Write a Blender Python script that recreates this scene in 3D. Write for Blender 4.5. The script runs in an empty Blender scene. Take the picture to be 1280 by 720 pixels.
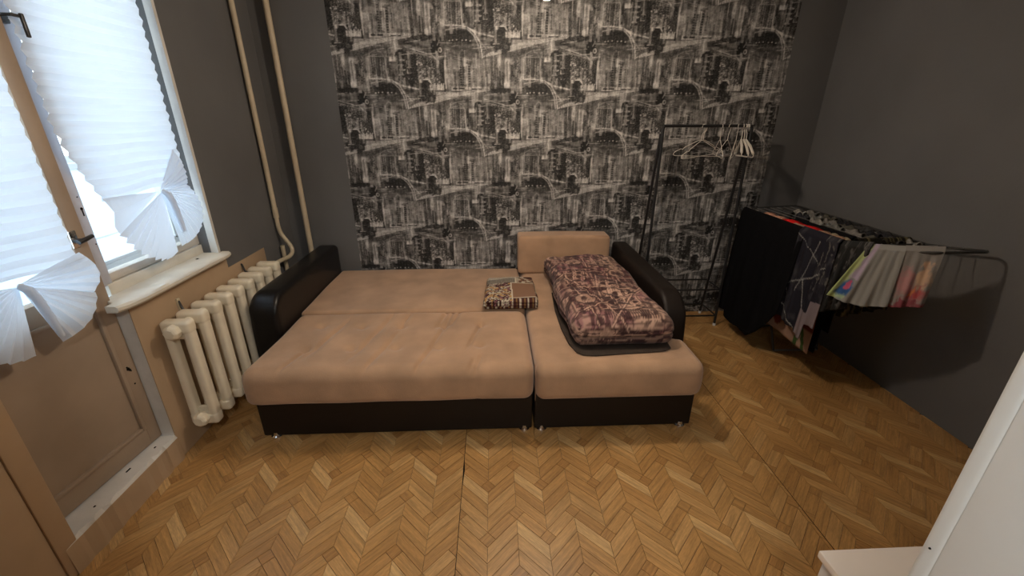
import bpy, bmesh, math, random
import numpy as np
from mathutils import Vector, Matrix

random.seed(7); rng = np.random.default_rng(7)
SC = bpy.context.scene
COL = SC.collection
PI = math.pi

# ------------------------------------------------------------------ camera
cam_d = bpy.data.cameras.new('camera'); cam = bpy.data.objects.new('camera', cam_d); COL.objects.link(cam)
cam_d.sensor_width = 36.0; cam_d.lens = 36.0 * 529.0 / 1280.0; cam_d.clip_start = 0.02
cam.location = (0, 0, 1.6)
cam.rotation_euler = (math.radians(90 - 21.9), 0, math.radians(-2.5))
SC.camera = cam

# ------------------------------------------------------------------ world, lamps, exposure
W = bpy.data.worlds.new('overcast_sky'); SC.world = W; W.use_nodes = True
nt = W.node_tree; bg = nt.nodes['Background']
bg.inputs[0].default_value = (0.74, 0.89, 1.0, 1); bg.inputs[1].default_value = 4.4
BULB_STRENGTH = 430.0
BULB_COLOR = (1.0, 0.82, 0.64)
FILL_POWER = 160.0  # strength of the added fill light behind the camera
FILL_COLOR = (1.0, 0.96, 0.90)
SC.view_settings.view_transform = 'Standard'; SC.view_settings.look = 'None'
SC.view_settings.gamma = 1.0; SC.view_settings.use_curve_mapping = False
SC.view_settings.exposure = 0.0

# ------------------------------------------------------------------ materials
def mat(name, color, rough=0.6, spec=0.4, metal=0.0, noise=None, bump=None, sheen=0.0, coat=0.0):
    """noise=(scale, amount, stretch xyz) multiplies the colour; bump=(scale, strength)"""
    m = bpy.data.materials.new(name); m.use_nodes = True
    n = m.node_tree; b = n.nodes['Principled BSDF']; L = n.links.new
    b.inputs['Base Color'].default_value = (*color, 1); b.inputs['Roughness'].default_value = rough
    b.inputs['Specular IOR Level'].default_value = spec; b.inputs['Metallic'].default_value = metal
    b.inputs['Sheen Weight'].default_value = sheen; b.inputs['Coat Weight'].default_value = coat
    geo = n.nodes.new('ShaderNodeNewGeometry')
    if noise:
        mp = n.nodes.new('ShaderNodeMapping'); mp.inputs['Scale'].default_value = noise[2] if len(noise) > 2 else (1, 1, 1)
        L(geo.outputs['Position'], mp.inputs['Vector'])
        t = n.nodes.new('ShaderNodeTexNoise'); t.inputs['Scale'].default_value = noise[0]; t.inputs['Detail'].default_value = 5
        L(mp.outputs[0], t.inputs['Vector'])
        r = n.nodes.new('ShaderNodeMapRange'); r.inputs[1].default_value = .3; r.inputs[2].default_value = .7
        r.inputs[3].default_value = 1 - noise[1]; r.inputs[4].default_value = 1 + noise[1]
        L(t.outputs[0], r.inputs[0])
        mx = n.nodes.new('ShaderNodeVectorMath'); mx.operation = 'SCALE'; mx.inputs[0].default_value = color
        L(r.outputs[0], mx.inputs['Scale']); L(mx.outputs[0], b.inputs['Base Color'])
    if bump:
        t2 = n.nodes.new('ShaderNodeTexNoise'); t2.inputs['Scale'].default_value = bump[0]; t2.inputs['Detail'].default_value = 3
        L(geo.outputs['Position'], t2.inputs['Vector'])
        bp = n.nodes.new('ShaderNodeBump'); bp.inputs['Strength'].default_value = bump[1]; bp.inputs['Distance'].default_value = .01
        L(t2.outputs[0], bp.inputs['Height']); L(bp.outputs[0], b.inputs['Normal'])
    return m

def attr_mat(name, rough=0.7, spec=.25, bump=None, sheen=0):
    m = mat(name, (1, 1, 1), rough, spec, bump=bump, sheen=sheen)
    n = m.node_tree; a = n.nodes.new('ShaderNodeVertexColor'); a.layer_name = 'print'
    n.links.new(a.outputs[0], n.nodes['Principled BSDF'].inputs['Base Color'])
    return m

def emit(name, color, s):
    m = bpy.data.materials.new(name); m.use_nodes = True; n = m.node_tree; n.nodes.clear()
    e = n.nodes.new('ShaderNodeEmission'); o = n.nodes.new('ShaderNodeOutputMaterial')
    e.inputs[0].default_value = (*color, 1); e.inputs[1].default_value = s; n.links.new(e.outputs[0], o.inputs[0]); return m

def blind_mat(nm='pleated_paper', fac=.42):
    m = bpy.data.materials.new(nm); m.use_nodes = True; n = m.node_tree; n.nodes.clear(); L = n.links.new
    d = n.nodes.new('ShaderNodeBsdfDiffuse'); t = n.nodes.new('ShaderNodeBsdfTranslucent'); mx = n.nodes.new('ShaderNodeMixShader')
    o = n.nodes.new('ShaderNodeOutputMaterial')
    d.inputs[0].default_value = (.80, .86, .93, 1); t.inputs[0].default_value = (.79, .86, .94, 1); mx.inputs[0].default_value = fac
    L(d.outputs[0], mx.inputs[1]); L(t.outputs[0], mx.inputs[2]); L(mx.outputs[0], o.inputs[0]); return m

def glass_mat():
    m = bpy.data.materials.new('window_glass'); m.use_nodes = True; n = m.node_tree; n.nodes.clear(); L = n.links.new
    f = n.nodes.new('ShaderNodeFresnel'); f.inputs[0].default_value = 1.45
    t = n.nodes.new('ShaderNodeBsdfTransparent'); g = n.nodes.new('ShaderNodeBsdfGlossy'); g.inputs['Roughness'].default_value = .02
    mx = n.nodes.new('ShaderNodeMixShader'); o = n.nodes.new('ShaderNodeOutputMaterial')
    ge = n.nodes.new('ShaderNodeNewGeometry'); sb = n.nodes.new('ShaderNodeMath'); sb.operation = 'SUBTRACT'; sb.inputs[0].default_value = 1; L(ge.outputs['Backfacing'], sb.inputs[1])
    ml = n.nodes.new('ShaderNodeMath'); ml.operation = 'MULTIPLY'; L(f.outputs[0], ml.inputs[0]); L(sb.outputs[0], ml.inputs[1])
    L(ml.outputs[0], mx.inputs[0]); L(t.outputs[0], mx.inputs[1]); L(g.outputs[0], mx.inputs[2]); L(mx.outputs[0], o.inputs[0]); return m

M = dict(
    paint_dark=mat('dark_grey_wall_paint', (.126, .126, .126), .75, .25, noise=(1.7, .10), bump=(60, .08)),
    paint_beige=mat('beige_oil_paint', (.44, .315, .20), .5, .4, noise=(3, .10), bump=(25, .10)),
    door_beige=mat('beige_door_paint', (.36, .275, .20), .5, .35, noise=(4, .10), bump=(30, .08)),
    plaster_white=mat('white_reveal_paint', (.62, .60, .56), .6, .3, noise=(9, .10), bump=(30, .15)),
    frame_blue=mat('white_window_frame_paint', (.50, .50, .54), .45, .4, noise=(12, .08)),
    frame_worn=mat('worn_window_rail_paint', (.58, .53, .46), .5, .4, noise=(12, .10)),
    sill=mat('cream_window_sill_paint', (.66, .62, .53), .4, .4, noise=(10, .08), bump=(30, .08)),
    ceiling=mat('white_ceiling', (.86, .85, .83), .8, .2),
    jamb=mat('pale_grey_jamb_paint', (.72, .76, .77), .55, .3, noise=(5, .03), bump=(40, .05)),
    pipe=mat('cream_pipe_paint', (.52, .44, .31), .4, .4, noise=(14, .08)),
    rust=mat('rusty_thread', (.35, .17, .07), .7, .2),
    radiator=mat('cream_radiator_enamel', (.80, .72, .56), .4, .45, noise=(10, .07), bump=(50, .06)),
    hole=mat('dark_hole', (.01, .008, .006), .9, .1),
    black_metal=mat('black_powder_coated_steel', (.012, .012, .013), .4, .45),
    grey_metal=mat('dark_grey_steel_tube', (.06, .06, .06), .35, .5, metal=.4),
    wire=mat('silver_wire', (.35, .34, .33), .35, .5, metal=.7),
    chrome=mat('chrome', (.75, .75, .75), .15, .5, metal=1),
    handle=mat('black_plastic_handle', (.01, .01, .012), .35, .5),
    leather=mat('black_faux_leather', (.007, .006, .006), .30, .28, bump=(220, .10)),
    leather_brown=mat('dark_brown_faux_leather', (.012, .008, .006), .48, .28, bump=(220, .10)),
    fabric=mat('tan_microfibre', (.43, .27, .165), .85, .15, noise=(6, .16), bump=(160, .12), sheen=.25),
    fabric_seam=mat('tan_seam_thread', (.26, .16, .10), .9, .1),
    dark_cloth=mat('dark_brown_cloth', (.05, .038, .031), .9, .1, noise=(20, .15)),
    black_cloth=mat('black_towel', (.006, .006, .007), .95, .05, bump=(150, .2)),
    cap_white=mat('white_plastic_cap', (.7, .7, .68), .5, .4),
    hanger=mat('white_coated_wire', (.66, .62, .56), .45, .4),
    cab_white=mat('white_cabinet_laminate', (.88, .82, .76), .4, .4, noise=(4, .03)),
    cab_side=mat('white_cabinet_side_laminate', (.72, .72, .72), .4, .4),
    balcony_white=mat('white_balcony_paint', (.75, .77, .78), .6, .3),
    balcony_floor=mat('grey_balcony_floor', (.35, .35, .35), .8, .2),
    blind=blind_mat(), frosted=blind_mat('frosted_panel', .6), glass=glass_mat(),
    cable=mat('white_cable', (.6, .6, .58), .5, .3),
    underfloor=mat('dark_joint', (.12, .062, .026), .8, .1),
    bulb=emit('lit_bulb', BULB_COLOR, BULB_STRENGTH),
    fill_lamp=emit('fill_lamp_diffuser', FILL_COLOR, FILL_POWER),
)

# ------------------------------------------------------------------ mesh helpers
def mesh_obj(name, verts, faces, m, parent=None, smooth=False, loc=None):
    me = bpy.data.meshes.new(name)
    me.from_pydata([tuple(v) for v in verts], [], faces); me.update()
    if smooth: me.shade_smooth()
    ms = m if isinstance(m, (list, tuple)) else [m]
    for k in ms: me.materials.append(k)
    o = bpy.data.objects.new(name, me); COL.objects.link(o)
    if parent is not None: o.parent = parent
    if loc: o.location = loc
    return o

class MB:
    """collects shapes; build() links them as one mesh object (world coordinates, origin o)"""
    def __init__(s, origin=(0, 0, 0)): s.v = []; s.f = []; s.o = Vector(origin)
    def add(s, vs, fs):
        n = len(s.v); s.v += [tuple(Vector(v) - s.o) for v in vs]; s.f += [tuple(i + n for i in f) for f in fs]; return s
    def box(s, x0, x1, y0, y1, z0, z1, bev=0.0, seg=2):
        bm = bmesh.new(); bmesh.ops.create_cube(bm, size=1)
        for v in bm.verts:
            v.co = Vector(((x0 + x1) / 2 + v.co.x * (x1 - x0), (y0 + y1) / 2 + v.co.y * (y1 - y0), (z0 + z1) / 2 + v.co.z * (z1 - z0)))
        if bev > 0: bmesh.ops.bevel(bm, geom=bm.edges[:], offset=bev, segments=seg, affect='EDGES', profile=.5)
        bm.verts.index_update(); s.add([v.co.copy() for v in bm.verts], [[v.index for v in f.verts] for f in bm.faces]); bm.free(); return s
    def tube(s, pts, r, n=8, closed=False, cap=True):
        P = [Vector(p) for p in pts]; k = len(P); rs = r if isinstance(r, (list, tuple)) else [r] * k
        vs = []; ref = None
        for i, p in enumerate(P):
            if closed: t = P[(i + 1) % k] - P[i - 1]
            else: t = P[min(i + 1, k - 1)] - P[max(i - 1, 0)]
            t.normalize()
            if ref is None:
                ref = Vector((0, 0, 1)) if abs(t.z) < .9 else Vector((1, 0, 0))
            a = t.cross(ref)
            if a.length < 1e-5: a = t.cross(Vector((0, 1, 0)))
            a.normalize(); b = t.cross(a); b.normalize(); ref = -b if False else b.cross(t) * 0 + (ref - t * ref.dot(t)).normalized()
            for j in range(n):
                w = 2 * PI * j / n; vs.append(p + a * math.cos(w) * rs[i] + b * math.sin(w) * rs[i])
        fs = []
        m_ = k if closed else k - 1
        for i in range(m_):
            for j in range(n):
                i2 = (i + 1) % k
                fs.append((i * n + j, i * n + (j + 1) % n, i2 * n + (j + 1) % n, i2 * n + j))
        if cap and not closed:
            fs.append(tuple(range(n - 1, -1, -1))); fs.append(tuple((k - 1) * n + j for j in range(n)))
        return s.add(vs, fs)
    def lathe(s, prof, c, n=16, axis='z'):
        vs = []; fs = []
        for (r, h) in prof:
            for j in range(n):
                w = 2 * PI * j / n; a, b = r * math.cos(w), r * math.sin(w)
                vs.append((c[0] + a, c[1] + b, c[2] + h) if axis == 'z' else ((c[0] + a, c[1] + h, c[2] + b) if axis == 'y' else (c[0] + h, c[1] + a, c[2] + b)))
        for i in range(len(prof) - 1):
            for j in range(n): fs.append((i * n + j, i * n + (j + 1) % n, (i + 1) * n + (j + 1) % n, (i + 1) * n + j))
        fs.append(tuple(range(n))); fs.append(tuple((len(prof) - 1) * n + j for j in range(n)))
        return s.add(vs, fs)
    def build(s, name, m, parent=None, smooth=False, fix=True):
        loc = s.o.copy()
        if parent is not None: loc = loc - Vector(parent.location)
        o = mesh_obj(name, s.v, s.f, m, parent, smooth, loc)
        if fix:
            bm = bmesh.new(); bm.from_mesh(o.data); bmesh.ops.recalc_face_normals(bm, faces=bm.faces); bm.to_mesh(o.data); bm.free()
            if smooth:
                o.data.shade_smooth()
                try: o.data.set_sharp_from_angle(angle=math.radians(42))
                except Exception: pass
        return o

def tag(o, label=None, cat=None, group=None, kind=None):
    if label: o['label'] = label
    if cat: o['category'] = cat
    if group: o['group'] = group
    if kind: o['kind'] = kind
    return o
def empty(name, loc):
    o = bpy.data.objects.new(name, None); COL.objects.link(o); o.location = loc; o.empty_display_size = .1; return o
def copy_tree(o, parent=None):
    c = o.copy(); COL.objects.link(c)
    if parent is not None: c.parent = parent
    for ch in list(o.children): copy_tree(ch, c)
    return c
def struct(o, label=None):
    o['kind'] = 'structure'
    if label: o['label'] = label
    return o

def rbox_data(x0, x1, y0, y1, z0, z1, r, step, disp=None):
    """rounded box surface on a fine grid; disp(p, n) -> p"""
    vs = []; fs = []; lo = Vector((x0, y0, z0)); hi = Vector((x1, y1, z1))
    def axis_samples(a, b):
        n = max(2, int(math.ceil((b - a) / step))); base = list(np.linspace(a, b, n + 1))
        ex = [a + r * k / 4 for k in range(5)] + [b - r * k / 4 for k in range(5)]
        s_ = sorted(set([round(q, 5) for q in base if a + r < q < b - r] + [round(q, 5) for q in ex])); return s_
    S = [axis_samples(lo[i], hi[i]) for i in range(3)]
    def put(p):
        q = Vector([min(max(p[i], lo[i] + r), hi[i] - r) for i in range(3)])
        d = Vector(p) - q
        if d.length > 1e-9: nrm = d.normalized(); p2 = q + nrm * r
        else: nrm = Vector((0, 0, 1)); p2 = Vector(p)
        if disp: p2 = Vector(disp(p2, nrm))
        return p2
    for ax in range(3):
        u, v = [(1, 2), (0, 2), (0, 1)][ax]
        for side in (0, 1):
            n0 = len(vs); A, B = S[u], S[v]
            for a in A:
                for b in B:
                    p = [0, 0, 0]; p[ax] = (lo, hi)[side][ax]; p[u] = a; p[v] = b; vs.append(put(p))
            nb = len(B)
            for i in range(len(A) - 1):
                for j in range(nb - 1):
                    fs.append((n0 + i * nb + j, n0 + (i + 1) * nb + j, n0 + (i + 1) * nb + j + 1, n0 + i * nb + j + 1))
    return vs, fs
def rbox(name, x0, x1, y0, y1, z0, z1, r, step, m, parent=None, disp=None):
    vs, fs = rbox_data(x0, x1, y0, y1, z0, z1, r, step, disp)
    c = Vector(((x0 + x1) / 2, (y0 + y1) / 2, z0))
    vs = [v - c for v in vs]
    loc = c - (Vector(parent.location) if parent is not None else Vector())
    o = mesh_obj(name, vs, fs, m, parent, True, loc)
    bm = bmesh.new(); bm.from_mesh(o.data); bmesh.ops.remove_doubles(bm, verts=bm.verts, dist=1e-5)
    bmesh.ops.recalc_face_normals(bm, faces=bm.faces); bm.to_mesh(o.data); bm.free(); o.data.shade_smooth()
    return o

# numpy value noise (periodic lattice of size P)
class VN:
    def __init__(s, seed, n=64): s.t = np.random.default_rng(seed).random((n, n)); s.n = n
    def __call__(s, x, y):
        xi = np.floor(x).astype(int); yi = np.floor(y).astype(int); fx = x - xi; fy = y - yi
        fx = fx * fx * (3 - 2 * fx); fy = fy * fy * (3 - 2 * fy); n = s.n
        a = s.t[xi % n, yi % n]; b = s.t[(xi + 1) % n, yi % n]; c = s.t[xi % n, (yi + 1) % n]; d = s.t[(xi + 1) % n, (yi + 1) % n]
        return (a * (1 - fx) + b * fx) * (1 - fy) + (c * (1 - fx) + d * fx) * fy
vn = [VN(k) for k in range(8)]
def fbm(x, y, k=0, o=4):
    s = 0; a = .5
    for i in range(o): s = s + a * vn[(k + i) % 8](x * 2 ** i, y * 2 ** i); a *= .5
    return s / (1 - .5 ** o)
def set_print(me, rgb):
    a = me.color_attributes.new('print', 'FLOAT_COLOR', 'POINT')
    out = np.ones((len(me.vertices), 4), np.float32); out[:, :3] = rgb; a.data.foreach_set('color', out.ravel())
def co_np(me):
    c = np.empty(len(me.vertices) * 3, np.float32); me.vertices.foreach_get('co', c); return c.reshape(-1, 3).astype(float)

# ================================================================== THE ROOM
XL, XR, YB, YF, ZC = -1.60, 2.47, 3.35, 0.495, 2.50
XW = -1.70      # plane of the balcony door and the window

# ---- floor: linoleum in three sheets, printed and embossed as chevron parquet
floor = MB().box(XL - .12, XR + .1, -1.6, YB + .1, -.08, -.004).build('floor', M['underfloor']); struct(floor)
def plank_mat(i, ang, col):
    m = bpy.data.materials.new('oak_plank_print'); m.use_nodes = True; n = m.node_tree; b = n.nodes['Principled BSDF']; L = n.links.new
    geo = n.nodes.new('ShaderNodeNewGeometry'); mp = n.nodes.new('ShaderNodeMapping')
    mp.inputs['Rotation'].default_value = (0, 0, ang); mp.inputs['Location'].default_value = (i * 3.1, i * 1.7, 0)
    L(geo.outputs['Position'], mp.inputs['Vector'])
    mp2 = n.nodes.new('ShaderNodeMapping'); mp2.inputs['Scale'].default_value = (6, 95, 1); L(mp.outputs[0], mp2.inputs['Vector'])
    t = n.nodes.new('ShaderNodeTexNoise'); t.inputs['Scale'].default_value = 1; t.inputs['Detail'].default_value = 5; t.inputs['Distortion'].default_value = .6
    L(mp2.outputs[0], t.inputs['Vector'])
    r = n.nodes.new('ShaderNodeMapRange'); r.inputs[1].default_value = .3; r.inputs[2].default_value = .72; r.inputs[3].default_value = .74; r.inputs[4].default_value = 1.26
    L(t.outputs[0], r.inputs[0])
    tf = n.nodes.new('ShaderNodeTexNoise'); tf.inputs['Scale'].default_value = 1; tf.inputs['Detail'].default_value = 4; mpf = n.nodes.new('ShaderNodeMapping'); mpf.inputs['Scale'].default_value = (40, 330, 1); L(mp.outputs[0], mpf.inputs['Vector']); L(mpf.outputs[0], tf.inputs['Vector'])
    rf = n.nodes.new('ShaderNodeMapRange'); rf.inputs[1].default_value = .3; rf.inputs[2].default_value = .7; rf.inputs[3].default_value = .84; rf.inputs[4].default_value = 1.16; L(tf.outputs[0], rf.inputs[0])
    t3 = n.nodes.new('ShaderNodeTexNoise'); t3.inputs['Scale'].default_value = 2.2; t3.inputs['Detail'].default_value = 3; L(geo.outputs['Position'], t3.inputs['Vector'])
    r3 = n.nodes.new('ShaderNodeMapRange'); r3.inputs[1].default_value = .3; r3.inputs[2].default_value = .7; r3.inputs[3].default_value = .88; r3.inputs[4].default_value = 1.12
    L(t3.outputs[0], r3.inputs[0])
    mu = n.nodes.new('ShaderNodeMath'); mu.operation = 'MULTIPLY'; L(r.outputs[0], mu.inputs[0]); L(r3.outputs[0], mu.inputs[1])
    mu2 = n.nodes.new('ShaderNodeMath'); mu2.operation = 'MULTIPLY'; L(mu.outputs[0], mu2.inputs[0]); L(rf.outputs[0], mu2.inputs[1]); mu = mu2
    s = n.nodes.new('ShaderNodeVectorMath'); s.operation = 'SCALE'; s.inputs[0].default_value = col
    L(mu.outputs[0], s.inputs['Scale']); L(s.outputs[0], b.inputs['Base Color'])
    b.inputs['Roughness'].default_value = .36; b.inputs['Specular IOR Level'].default_value = .45
    bp = n.nodes.new('ShaderNodeBump'); bp.inputs['Strength'].default_value = .12; bp.inputs['Distance'].default_value = .003
    L(t.outputs[0], bp.inputs['Height']); L(bp.outputs[0], b.inputs['Normal'])
    return m
tints = [(.425, .236, .083), (.385, .207, .070), (.46, .268, .103), (.345, .178, .058), (.53, .335, .145)]
PM = {}
for d in (0, 1):
    for i, c in enumerate(tints): PM[(d, i)] = plank_mat(i + 5 * d, math.radians(-45 if d == 0 else 45), c)
PM_list = [PM[(d, i)] for d in (0, 1) for i in range(5)]
CW = .1244; ROW = .0675; PER = 4 * ROW; hd = ROW / 2; JT = .0011
def clip(poly, axis, val, keep_less):
    out = []
    for i in range(len(poly)):
        a, b = poly[i - 1], poly[i]
        ia = (a[axis] <= val) == keep_less; ib = (b[axis] <= val) == keep_less
        if ia != ib:
            t = (val - a[axis]) / (b[axis] - a[axis]); out.append((a[0] + t * (b[0] - a[0]), a[1] + t * (b[1] - a[1])))
        if ib: out.append(b)
    return out
def shrink(poly, d):
    # inset of a convex polygon
    n = len(poly); ar = sum(poly[i - 1][0] * poly[i][1] - poly[i][0] * poly[i - 1][1] for i in range(n))
    if ar < 0: poly = poly[::-1]
    lines = []
    for i in range(n):
        a, b = poly[i], poly[(i + 1) % n]; dx, dy = b[0] - a[0], b[1] - a[1]; l = math.hypot(dx, dy)
        if l < 1e-4: continue
        lines.append(((a[0] - dy / l * d, a[1] + dx / l * d), (dx / l, dy / l)))
    out = []; n = len(lines)
    for i in range(n):
        (p, u), (q, v) = lines[i - 1], lines[i]; den = u[0] * v[1] - u[1] * v[0]
        if abs(den) < 1e-6: continue
        t = ((q[0] - p[0]) * v[1] - (q[1] - p[1]) * v[0]) / den; out.append((p[0] + u[0] * t, p[1] + u[1] * t))
    return out
def area(p): return abs(sum(p[i - 1][0] * p[i][1] - p[i][0] * p[i - 1][1] for i in range(len(p)))) / 2
pieces = []   # (polygon, dir, tint)
def sheet(xa, xb, x_anchor, y_anchor, flip):
    k0 = int(math.floor((xa - x_anchor) / CW)) - 1; k1 = int(math.ceil((xb - x_anchor) / CW)) + 1
    for k in range(k0, k1 + 1):
        bx = x_anchor + k * CW
        peak = (k % 2 == 0) != flip          # boundary bx is a peak: diamonds centred at y_anchor
        ya = y_anchor if peak else y_anchor - CW - .0
        # column between bx and bx+CW: from peak falls, from valley rises
        for j in range(-9, 10):
            yc = ya + j * PER
            if yc > YB + .4 or yc < -1.9: continue
            pieces.append(([(bx - hd, yc), (bx, yc - hd), (bx + hd, yc), (bx, yc + hd)], 0 if (k + j) % 2 else 1, 3 if (k * 3 + j) % 3 else 1, xa, xb))
            s = -1 if peak else 1
            # square-ended plank between this diamond and the next
            d = hd
            pieces.append(([(bx + d / 1, yc), (bx, yc - s * -d) if False else (bx + hd, yc), ] if False else
                           [(bx + hd * 1.0, yc + 0), (bx + 0, yc + s * hd) if False else (bx + hd, yc), (bx + CW - hd, yc + s * CW), (bx + CW, yc + s * (CW - hd)), (bx + hd + hd * .0, yc)] if False else
                           ([(bx, yc + s * hd), (bx + CW - hd, yc + s * CW), (bx + CW, yc + s * (CW - hd)), (bx + hd, yc)]), 0 if s > 0 else 1,
                           [0, 2, 1][(k + j) % 3], xa, xb))
            for q in range(3):
                y0 = yc + hd + q * ROW; y1 = y0 + ROW
                hsh = (k % 4) * 3 + q + (j % 2) * 5
                ti = [0, 1, 0, 2, 1, 0, 2, 0, 1, 0, 2, 1, 0][hsh % 13]
                if s < 0 and q == 2 and (k // 2 + j) % 3 != 1: ti = 4
                pieces.append(([(bx, y0), (bx + CW, y0 + s * CW), (bx + CW, y1 + s * CW), (bx, y1)], 0 if s > 0 else 1, ti, xa, xb))
sheet(-.1675, 1.337, .0777, 1.349, False)
sheet(XL, -.1685, -.1685, 1.349 + .11, False)
sheet(1.338, XR, 1.338, 1.349 + .05, True)
done = []
for poly, d, ti, xa, xb in pieces:
    p = clip(clip(clip(clip(poly, 0, xa, False), 0, xb, True), 1, YB, True), 1, -1.5, False) if poly else []
    if len(p) < 3 or area(p) < 2e-4: continue
    p = shrink(p, JT / 2)
    if len(p) < 3 or area(p) < 1e-4: continue
    cx = sum(a[0] for a in p) / len(p); cy = sum(a[1] for a in p) / len(p)
    done.append((p, d, ti, cx, cy))
def visible(cx, cy):
    if -1.3 < cx < 1.08 and cy > 1.84: return False
    return cy > .98 and abs(cx) < cy * 1.55
done.sort(key=lambda t: (0 if visible(t[3], t[4]) else 1, t[3] ** 2 + t[4] ** 2))
# the 300 nearest in view are pieces of their own
cache = {}
for p, d, ti, cx, cy in done[:300]:
    key = (tuple((round(a[0] - cx, 4), round(a[1] - cy, 4)) for a in p), d, ti)
    me = cache.get(key)
    if me is None:
        mb = MB(); n = len(p)
        top = [(a[0] - cx, a[1] - cy, 0.0) for a in shrink(p, .0006)]
        if len(top) != n: top = [(a[0] - cx, a[1] - cy, 0.0) for a in p]
        low = [(a[0] - cx, a[1] - cy, -.0015) for a in p] + [(a[0] - cx, a[1] - cy, -.004) for a in p]
        vs = top + low; n_ = n
        if abs(len(top) - n) > 0: continue
        # shrink() may rotate the start index: match by nearest
        start = min(range(n), key=lambda q: (top[q][0] - low[0][0]) ** 2 + (top[q][1] - low[0][1]) ** 2); top = top[start:] + top[:start]; vs = top + low
        fs = [tuple(range(n))]
        for i in range(n):
            j = (i + 1) % n; fs.append((i, n + i, n + j, j)); fs.append((n + i, 2 * n + i, 2 * n + j, n + j))
        me = bpy.data.meshes.new('plank'); me.from_pydata(vs, [], fs); me.update(); me.materials.append(PM[(d, ti)])
        bm = bmesh.new(); bm.from_mesh(me); bmesh.ops.recalc_face_normals(bm, faces=bm.faces)
        if sum(f.normal.z for f in bm.faces if len(f.verts) > 2 and abs(f.normal.z) > .9) < 0: bmesh.ops.reverse_faces(bm, faces=bm.faces)
        bm.to_mesh(me); bm.free(); cache[key] = me
    o = bpy.data.objects.new('plank', me); o.location = (cx, cy, 0); COL.objects.link(o); o.parent = floor
V = []; F = []; MI = []
for p, d, ti, cx, cy in done[300:]:
    n = len(p); b = len(V); V += [(a[0], a[1], 0) for a in p] + [(a[0], a[1], -.004) for a in p]
    F.append(tuple(range(b, b + n))); MI.append(d * 5 + ti)
    for i in range(n):
        j = (i + 1) % n; F.append((b + i, b + n + i, b + n + j, b + j)); MI.append(d * 5 + ti)
far = mesh_obj('far_planks', V, F, PM_list, floor); far.data.polygons.foreach_set('material_index', MI); far['kind'] = 'stuff'
# lifted edge of the linoleum at the seam
mesh_obj('seam_gap', [(-.169, 1.70, .0006), (-.161, 1.60, .0008), (-.166, 1.50, .0006), (-.1705, 1.60, .0006)], [(0, 1, 2, 3)], M['hole'], floor)['label'] = 'dark open gap in the seam between linoleum sheets'
mb = MB()
for xs in (-.168, 1.3375): mb.box(xs - .0011, xs + .0011, .6, YB, -.003, .0007)
mb.build('seam', M['hole'], floor)

# ---- walls, ceiling
wall_back = struct(MB().box(XL - .12, XR + .1, YB, YB + .1, -.08, ZC + .1).build('wall_back', M['paint_dark']))
wall_right = struct(MB().box(XR, XR + .1, -1.6, YB, -.08, ZC + .1).build('wall_right', M['paint_dark']))
struct(MB().box(XL - .12, XR + .1, -1.6, YB + .1, ZC, ZC + .1).build('ceiling', M['ceiling']))
wl = MB()
wl.box(XL - .12, XL, 2.44, YB, -.08, ZC)                 # beyond the window
wl.box(XL - .12, XL, 1.195, 2.44, 2.32, ZC)              # lintel
wl.box(XL - .12, XL, 1.747, 2.44, -.08, .845)            # below the window
wl.box(XL - .12, XL, -1.6, 1.195, -.08, ZC)
wall_left = struct(wl.build('wall_left', M['paint_dark']))
pt = MB(); pt.box(XL, XL + .004, 1.7475, 2.475, .002, .845); pt.box(XL, XL + .004, 2.475, 2.90, .002, .765)
pt.build('beige_paint_panel', M['paint_beige'], wall_left)['label'] = 'beige painted lower part of the wall behind the radiator'
MB().box(XL, XL + .004, -.9, 1.125, .002, 2.4).build('beige_paint_panel', M['paint_beige'], wall_left)
# white reveals of the opening
rv = MB()
rv.add([(XL + .001, 1.7465, .002), (XL + .001, 1.7465, .845), (XW - .02, 1.7465, .845), (XW - .02, 1.7465, .002)], [(0, 1, 2, 3)])
x0, y0, x1, y1 = XL + .003, 2.425, XW - .02, 2.462
rv.add([(x0, y0, .872), (x0, y0, 2.32), (x1, y1, 2.32), (x1, y1, .872), (x0, 2.445, .872), (x0, 2.445, 2.32), (x1, 2.47, 2.32), (x1, 2.47, .872)],
       [(0, 1, 2, 3), (0, 4, 5, 1), (3, 2, 6, 7), (1, 5, 6, 2), (0, 3, 7, 4)])
rv.build('window_reveal', M['plaster_white'], wall_left)['label'] = 'white painted window reveal'
# front wall with the doorway the picture is taken through
wf = MB(); wf.box(XL - .12, -.85, .35, YF, -.08, ZC); wf.box(.78, XR + .1, .35, YF, -.08, ZC); wf.box(-.85, .78, .35, YF, 2.1, ZC)
struct(wf.build('wall_front', M['paint_dark']))
tr = MB(); tr.box(.7512, .79, .345, .470, .0, 2.08, .004)
tr.box(.75, .79, .466, .4975, .0, 2.08, .010, 4); tr.box(.79, .84, YF, YF + .012, 0, 2.1, .003)
tr = struct(tr.build('trim_1', M['jamb'], smooth=True), 'pale grey door jamb with rounded bead at the right edge')
sc_ = MB(); sc_.lathe([(.0018, 0), (.0018, -.002)], (.7495, .482, .905), 8, 'x'); sc_.build('screw_hole', M['hole'], tr)
# hall behind the camera
wh = MB(); wh.box(XL - .12, XR + .1, -1.6, -1.5, -.08, ZC)
struct(wh.build('wall_hall', M['jamb']))
hl = empty('added_fill_lamp', (0.1, -.7, ZC)); tag(hl, 'added round fill lamp, unseen in the hall behind the viewer', 'lamp')  # added out of view, lifts the room's ambient light through the doorway
MB(hl.location).lathe([(.15, 0), (.15, -.03), (.14, -.035)], hl.location, 24).build('fill_lamp_base', M['cap_white'], hl, True)
MB(hl.location).lathe([(.13, -.035), (.125, -.06), (.08, -.08), (.01, -.085)], hl.location, 24).build('fill_diffuser', M['fill_lamp'], hl, True)

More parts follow.
